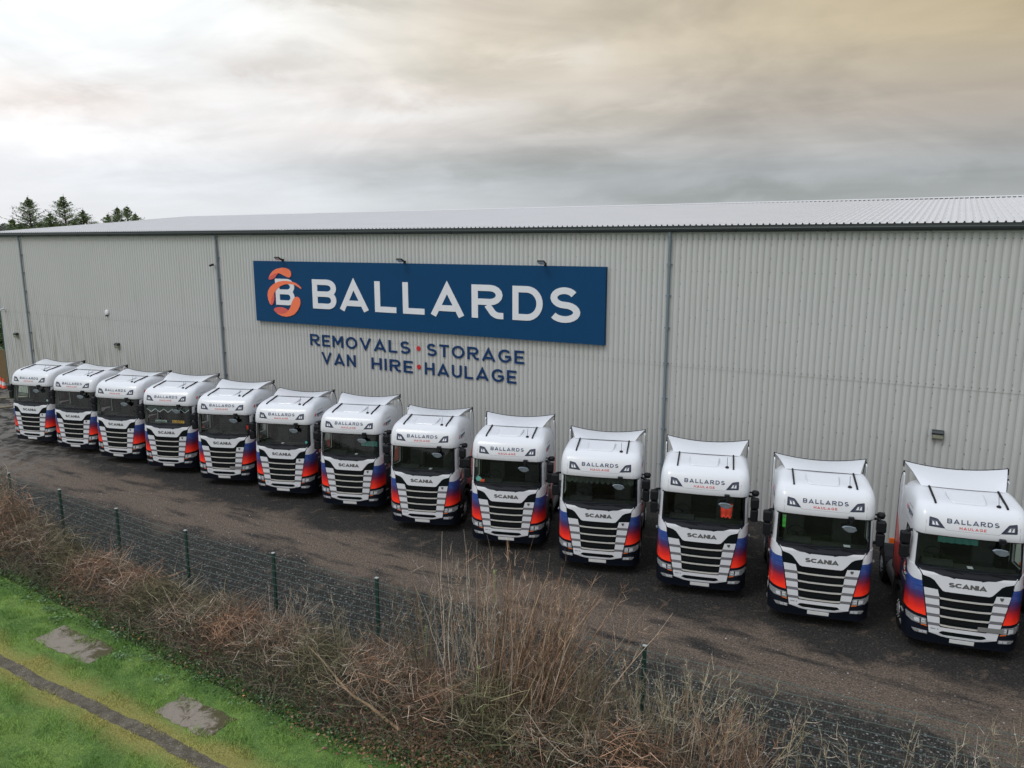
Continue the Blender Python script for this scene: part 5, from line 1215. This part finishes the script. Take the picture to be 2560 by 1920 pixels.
shrub(-10.25, 12.45, 2.4, 14, 1.0, .05, 'lower spreading shrub wrapped round the post in the middle of the fence', 4, 1.0, TW, .011)
shrub(-12.1, 12.5, 2.0, 11, 1.0, -.05, 'thin arching shrub between the two fence posts left of centre', 5, 1.0, OLV, .009)
shrub(-14.1, 12.6, 1.7, 9, .8, .0, 'small grey shrub at the foot of the post left of centre', 6, 1.0, GRY, .008)
shrub(-5.9, 12.75, 2.6, 70, 1.1, .14, 'brown thicket leaning right, just right of the densest shrub', 7, 1.1, TW, .009)
shrub(-4.95, 12.9, 2.2, 24, .9, .06, 'grey green shrub left of the rightmost visible fence post', 8, 1.1, OLV, .008)
shrub(-3.6, 13.0, 2.65, 44, 1.0, .03, 'pale loose shrub right of the rightmost visible fence post', 9, 1.0, OLV, .009)
shrub(-2.7, 13.05, 2.05, 44, .8, .05, 'rusty brown low shrub at the bottom edge right of the pale loose shrub', 10, 1.1, RED, .007)
shrub(-1.6, 13.2, 2.15, 7, .9, .05, 'few forked pale shoots at the bottom edge right of centre', 11, .9, OLV, .011)
shrub(-.45, 13.4, 2.45, 7, .9, -.02, 'sparse olive shoots with dark gaps at the bottom edge', 12, .8, OLV, .011)
shrub(.75, 13.7, 2.6, 8, .8, .05, 'widely forked pale shoots at the bottom edge below the last truck', 13, .8, GRY, .011)
shrub(1.8, 14.0, 2.3, 14, .8, .0, 'fine green grey shoots at the bottom right corner', 14, .9, OLV, .008)
shrub(-27.9, 12.6, 2.9, 46, 1.3, .02, 'bushy brown shrub at the left edge swallowing the first fence post', 15, 1.2, RED, .008)
shrub(-25.9, 12.75, 2.2, 40, 1.0, .05, 'tall dry shrub just left of the second visible fence post', 16, 1.2, TW, .008)
shrub(-30.2, 12.8, 2.7, 36, 1.3, .0, 'brown shrub at the far left edge beyond the bushy one', 17, 1.2, TW, .008)
# pale dead limb lying along the grass side of the hedge
def atz(px, py, z):
    u, v_ = (px-1280)/1900, (py-960)/1900; p = R(PITCH); d = Vector((u, math.cos(p)-v_*math.sin(p), -math.sin(p)-v_*math.cos(p))); d.rotate(Euler((0, 0, R(YAW))))
    t = (z-CAMH)/d.z; return Vector((d.x*t, d.y*t, z))
M['limb'] = mat('dead_limb', (.25, .175, .10), .85, var=.4, scale=8, bump=.6)
lp_ = [atz(770, 1615, .72), atz(810, 1655, .66), atz(845, 1700, .58), atz(880, 1738, .46), atz(925, 1765, .40), atz(965, 1800, .30), atz(1000, 1825, .22)]
mb = MB(); mb.tube(lp_, [.012, .018, .024, .028, .034, .038, .03], 8); mb.tube([lp_[3], atz(905, 1700, .75)], [.02, .008], 6)
o = mb.build('fallen_branch', M['limb'], smooth=True); tag(o, 'thick pale dead branch lying slanted in the hedge above the bottom edge', 'branch')
# fresh leaf sprigs
def sprig(x, y, z, label, seed):
    r3 = np.random.default_rng(seed); mb = MB(); c = Vector((0, 0, 0))
    for k in range(7):
        a = r3.random()*6.28; d = Vector((math.cos(a), math.sin(a)*.6, .3+.5*r3.random())).normalized(); s = d.cross(Vector((0, 0, 1))).normalized()*.013; l = .04+.04*r3.random()
        p = c+Vector((0, 0, .02*k-.06)); mb.add([p, p+d*l*.5+s, p+d*l, p+d*l*.5-s], [(0, 1, 2, 3)])
    mb.tube([(0, 0, -.6), (0, 0, .12)], .006, 4)
    o = mb.build('leaf_sprig', M['sprig']); o.location = (x, y, z); tag(o, label, 'leaf sprig', 'fresh yellow green leaf sprigs')
M['sprig'] = mat('sprig_leaf', (.22, .27, .10), .6, var=.3, scale=9)
for k, (x, y, z, lb) in enumerate([(-9.05, 12.1, 1.95, 'pale leaf sprig high on a stem beside the middle fence post'), (-7.6, 11.9, 1.55, 'pale leaf sprig low in the densest shrub'), (-7.45, 11.8, .75, 'yellow green sprig near the bottom edge, lower right of a pair'), (-7.9, 11.75, .85, 'yellow green sprig near the bottom edge, upper left of a pair'), (-7.5, 12.4, 3.45, 'small leaf sprig at the top of a tall stem below the ninth truck')]): sprig(x, y, z, lb, k)

# grass blades on the verge
def grass():
    A = Acc(); n = 260000
    u = rng.random(n); X = -28+24*u; Y = 6.2+5.3*rng.random(n)
    # only where the view reaches, denser close by
    keep = (Y < np.interp(X, HX, HF)+.25) & (Y > 6.2+0*X) & ((np.abs(Y-8.585) > .12) | (rng.random(n) < .06)) & (X+Y*.0 < -6.3)
    for a, b, c_, d in ((-19.75, -17.35, 9.55, 10.35), (-14.25, -12.50, 9.12, 9.88)):
        e_ = np.minimum(np.minimum(X-a, b-X), np.minimum(Y-c_, d-Y)); pr_ = np.clip(e_/.13, 0, 1)-.22*(np.sin(X*5+Y*3) > .3)-.25*(Y > (c_+d)/2+.1); keep &= ~((e_ > 0) & (rng.random(n) < pr_))
    X, Y = X[keep], Y[keep]; n = len(X); tuft = .6+.8*(np.sin(X*3.3+np.sin(Y*4))*np.sin(Y*5.1+X) > .1)
    h = (.03+.045*rng.random(n))*tuft*np.where(np.abs(Y-8.6) < .5, .6, 1); a = rng.random(n)*6.28; w = .004+.004*rng.random(n)
    Z = vh(X, Y)-.006; dx, dy = np.cos(a), np.sin(a); ln = rng.normal(size=(n, 2))*.5
    V = np.stack([np.stack([X-dx*w, Y-dy*w, Z], 1), np.stack([X+dx*w, Y+dy*w, Z], 1), np.stack([X+ln[:, 0]*h, Y+ln[:, 1]*h, Z+h], 1)], 1).reshape(-1, 3)
    tint = (1.15+.8*rng.random((n, 1)))*np.ones((1, 3)); A.add(V, np.arange(3*n).reshape(n, 3), tint, 3)
    o = A.build('grass', grass_mat('grass_blades', True)); tag(o, 'short bright green grass on the verge beside the worn path', 'grass', kind='stuff')
    B = Acc(); m = 5200; X = -26+18*rng.random(m); Y = np.interp(X, HX, HF)-.75*rng.random(m)**1.7+.1
    V, F = leaf_geo(np.stack([X, Y, .04+.09*rng.random(m)], 1), .016+.018*rng.random(m), .5, 1.2); B.add(V, F, pick(m, np.array([(.06, .13, .03), (.085, .17, .05), (.12, .20, .09), (.05, .10, .03)])), 4)
    cl_ = [(-21.6, 10.9), (-20.9, 10.6), (-22.2, 10.7), (-16.9, 10.1), (-16.2, 10.45), (-15.1, 9.95), (-18.9, 10.75), (-14.4, 10.5), (-17.9, 10.7), (-20.2, 10.4)]
    for cx_, cy2 in cl_:
        k = 60; V, F = leaf_geo(np.stack([cx_+rng.normal(size=k)*.14, cy2+rng.normal(size=k)*.09, .05+.07*rng.random(k)], 1), .02+.02*rng.random(k), .6, 1.2); B.add(V, F, pick(k, np.array([(.10, .19, .07), (.14, .22, .11)])), 4)
    o = B.build('weeds', M['leaf']); tag(o, 'broad leaved weeds where the grass meets the hedge', 'weeds', kind='stuff')
grass()
# loose stones on the yard
def stones():
    n = 9000; X = -30+36*rng.random(n); Y = 13.4+5.5*rng.random(n)**2.4; r = .007+.016*rng.random(n)**3
    base = np.array([(1, 0, 0), (0, 1, 0), (-1, 0, 0), (0, -1, 0), (0, 0, .8)], float)
    V = (np.stack([X, Y, np.zeros(n)], 1)[:, None]+base[None]*r[:, None, None]*(1+.4*rng.random((n, 5, 1)))).reshape(-1, 3)
    b = np.arange(n)[:, None]*5; F = np.concatenate([b+np.array([[i, (i+1) % 4, 4]]) for i in range(4)]); A = Acc()
    A.add(V, F, pick(n, np.array([(.10, .095, .09), (.16, .155, .15), (.06, .055, .05), (.30, .29, .28)]), .3), 5)
    o = A.build('loose_stones', M['leaf']); tag(o, 'scattered pale loose stones on the dark yard near the fence', 'stones', kind='stuff')
    # weeds and litter at the fence foot
stones()

# ------------------------------------------------------------------ beyond the left end of the warehouse
M['board'] = mat('fence_board', (.13, .085, .035), .85, var=.4, scale=3, stretch=(6, 1, .4)); M['dkgreen'] = tint_mat('conifer_foliage', .7)
wf = empty('board_fence', (-57.2, 28.9, 0)); tag(wf, 'tall brown board fence at the left corner of the warehouse', 'fence')
for k in range(3):
    mb = MB()
    for j in range(18): mb.box(-k*2.6-.14*j-.13, -k*2.6-.14*j-.005, -.012, .012, .03, 2.45+.02*math.sin(j*3+k))
    mb.build('fence_board_panel', M['board'], wf)
    mb = MB(); mb.box(-k*2.6-.06, -k*2.6+.06, .02, .14, 0, 2.55); mb.build('post', M['board'], wf)
def cone(x, y, label):
    o = empty('traffic_cone', (x, y, 0)); tag(o, label, 'traffic cone', 'traffic cones by the left edge')
    mb = MB(); mb.lathe([(.17, .03), (.145, .14), (.055, .62), (.03, .72)], (0, 0, 0), 'z', 14); mb.build('cone_body', M['orange_t'], o, smooth=True)
    mb = MB(); mb.lathe([(.132, .22), (.09, .46)], (0, 0, 0), 'z', 14); mb.build('reflective_band', M['sign_w'], o, smooth=True)
    mb = MB(); mb.box(-.2, .2, -.2, .2, 0, .035); mb.build('base', M['black'], o)
cone(-57.6, 27.9, 'orange and white traffic cone nearest the left edge, left of its twin'); cone(-56.95, 27.75, 'orange and white traffic cone closer to the warehouse corner, right of its twin')
mb = MB(); c0 = np.linspace(0, 2*math.pi, 40); R0 = 1.75
mb.tube([(R0*math.cos(a), R0*math.sin(a), .06) for a in c0], .07, 6); o = mb.build('ring_kerb', mat('kerb_pale', (.24, .21, .16), .9)); o.location = (-51.7, 24.9, 0); tag(o, 'pale round kerb ring on the ground behind the leftmost truck', 'kerb')
def conifer(x, y, h, w, label, seed, name='conifer'):
    global rng
    keep = rng; rng = np.random.default_rng(seed); o = empty(name, (x, y, 0)); tag(o, label, 'tree', 'conifers beyond the warehouse')
    mb = MB(); mb.tube([(0, 0, 0), (.1, 0, h*.5), (.15, 0, h-.5), (.22, 0, h+.35)], [.28, .16, .05, .015], 7); mb.build('trunk', mat('conifer_bark', (.05, .04, .03), .9) if 'conifer_bark' not in bpy.data.materials else bpy.data.materials['conifer_bark'], o)
    n = 330; z = h*(1-.72*rng.random(n)**1.15)-.1; a = rng.random(n)*6.28; rad = np.minimum(w, (h-z)*.78+.03)*(.3+.95*rng.random(n))
    D = np.stack([np.cos(a)*rad-.2*rad, np.sin(a)*rad, .35*rad+.05], 1); P0 = np.stack([.1*np.ones(n), 0*z, z], 1); Ln = np.linalg.norm(D, axis=1)
    cv = np.stack([.12*np.ones(n), 0*z, -.10+.25*rng.random(n)], 1); A = Acc()
    V, F, pts = twig_geo(P0, D, Ln, .02+.02*rng.random(n), cv, 5, .03); A.add(V, F, pick(n, np.array([(.05, .04, .03)])), 18)
    k = 26; idx = np.repeat(np.arange(n), k); tt = .25+.75*rng.random(n*k)**.8; fi = tt*5; i0 = fi.astype(int).clip(0, 4); fr = (fi-i0)[:, None]
    C = pts[idx, i0]*(1-fr)+pts[idx, i0+1]*fr+rng.normal(size=(n*k, 3))*np.array([.13, .13, .07])*np.clip(rad[idx]*.9, .15, 1)[:, None]
    cols = pick(n*k, np.array([(.12, .18, .075), (.17, .24, .09), (.08, .125, .06), (.24, .30, .13)]), .25)
    A2 = Acc(); V, F = leaf_geo(C, .03+.04*rng.random(n*k), .2, 2.2); A2.add(V, F, cols, 4)
    A.build('branches', M['twig'], o); A2.build('crown', M['dkgreen'], o); rng = keep
def at(px, py, Y):     # photograph pixel to a point at world depth Y
    u, v_ = (px-1280)/1900, (py-960)/1900; p = R(PITCH); d = Vector((u, math.cos(p)-v_*math.sin(p), -math.sin(p)-v_*math.cos(p))); d.rotate(Euler((0, 0, R(YAW))))
    t = Y/d.y; return d.x*t, Y, CAMH+d.z*t
for k, (px, py, Y, w, lb) in enumerate([(68, 494, 62, 3.8, 'tallest bushy conifer at the far left above the roof'), (30, 548, 60, 3.0, 'low conifer at the left edge below the tallest one'), (156, 491, 64, 3.1, 'conifer with a bare pointed tip, second tall one from the left'), (124, 535, 62, 2.6, 'bushy conifer filling the gap between the two tall ones'), (205, 525, 66, 2.0, 'slim conifer right of the bare tipped one'), (185, 552, 63, 2.4, 'short conifer left of the slim one, just above the roof edge'), (98, 560, 61, 3.0, 'broad low conifer right of the tallest one, filling the skirt'), (232, 566, 68, 2.6, 'lowest conifer right of the slim one, almost hidden by the roof'), (48, 560, 60, 3.0, 'broad low conifer left of the tallest one'), (310, 560, 76, 3.0, 'broad low dark conifer under the small group'), (145, 560, 62, 3.2, 'broad low conifer under the bare tipped one'),
     (268, 538, 74, 2.4, 'leaning dark conifer, left one of the middle group'), (291, 519, 76, 2.0, 'slim dark conifer in the middle of the small group'), (316, 517, 78, 2.1, 'dark conifer with curled tip in the small group'), (337, 535, 80, 2.0, 'rightmost short dark conifer of the small group')]):
    x, y, z = at(px, py, Y); conifer(x, y, z, w*1.45, lb, 40+k)
for k, (x, y, h) in enumerate([(-60.6, 30.6, 6.6), (-62.6, 31.4, 7.4), (-65.0, 32.2, 7.2)]): conifer(x, y, h, 2.2, ['dark evergreen over the board fence, nearest the warehouse corner', 'dark evergreen over the board fence, middle one', 'dark evergreen over the board fence, farthest left'][k], 90+k)
for k, (px, py, Y, lb) in enumerate([(395, 536, 95, 'leafless round tree just above the roof, right of the conifers'), (352, 550, 100, 'low leafless tree between the conifers and the round bare tree'), (20, 540, 92, 'leafless tree at the far left edge behind the conifers'), (112, 545, 96, 'leafless tree behind the gap of the left conifers')]):
    x, y, z = at(px, py, Y); o = shrub(0, 0, z, 26, 2.6, 0, lb, 70+k, 2.4, np.array([(.12, .11, .10), (.16, .145, .13)]), .09); o.location = (x, y, 0); o.name = 'bare_tree'; o['category'] = 'tree'; o['group'] = 'leafless trees beyond the warehouse'
# far wooded hill
M['wood'] = mat('hazed_far_wood', (.14, .15, .15), .95, var=.35, scale=.05)  # pale grey haze of distance is put into the hill colour
def hill(X, Y): return 2+17*np.exp(-((X+620)/230)**2-((Y-330)/120)**2)+.5*np.sin(X*.09)+.5*np.sin(Y*.11+X*.05)
sheet('hill', -1100, 700, 160, 800, 0, M['wood'], 180, 40, hf=lambda X, Y: hill(X, Y)*np.clip((Y-160)/90, 0, 1)-.1)
A = Acc(); n = 60000; X = -760+560*rng.random(n); Y = 200+150*rng.random(n); H_ = hill(X, Y)*np.clip((Y-160)/90, 0, 1)
V, F = leaf_geo(np.stack([X, Y, H_+3.2*rng.random(n)*(1+.6*np.sin(X*.06))], 1), .5+.7*rng.random(n), 0, 1.0); A.add(V, F, pick(n, np.array([(.15, .16, .16), (.14, .15, .15), (.16, .165, .165)]), .04), 4)  # tree colours carry the same painted haze as the hill
o = A.build('far_woodland', M['leaf']); tag(o, 'far woodland tinted with pale haze along the horizon at the left', 'woodland', kind='stuff')
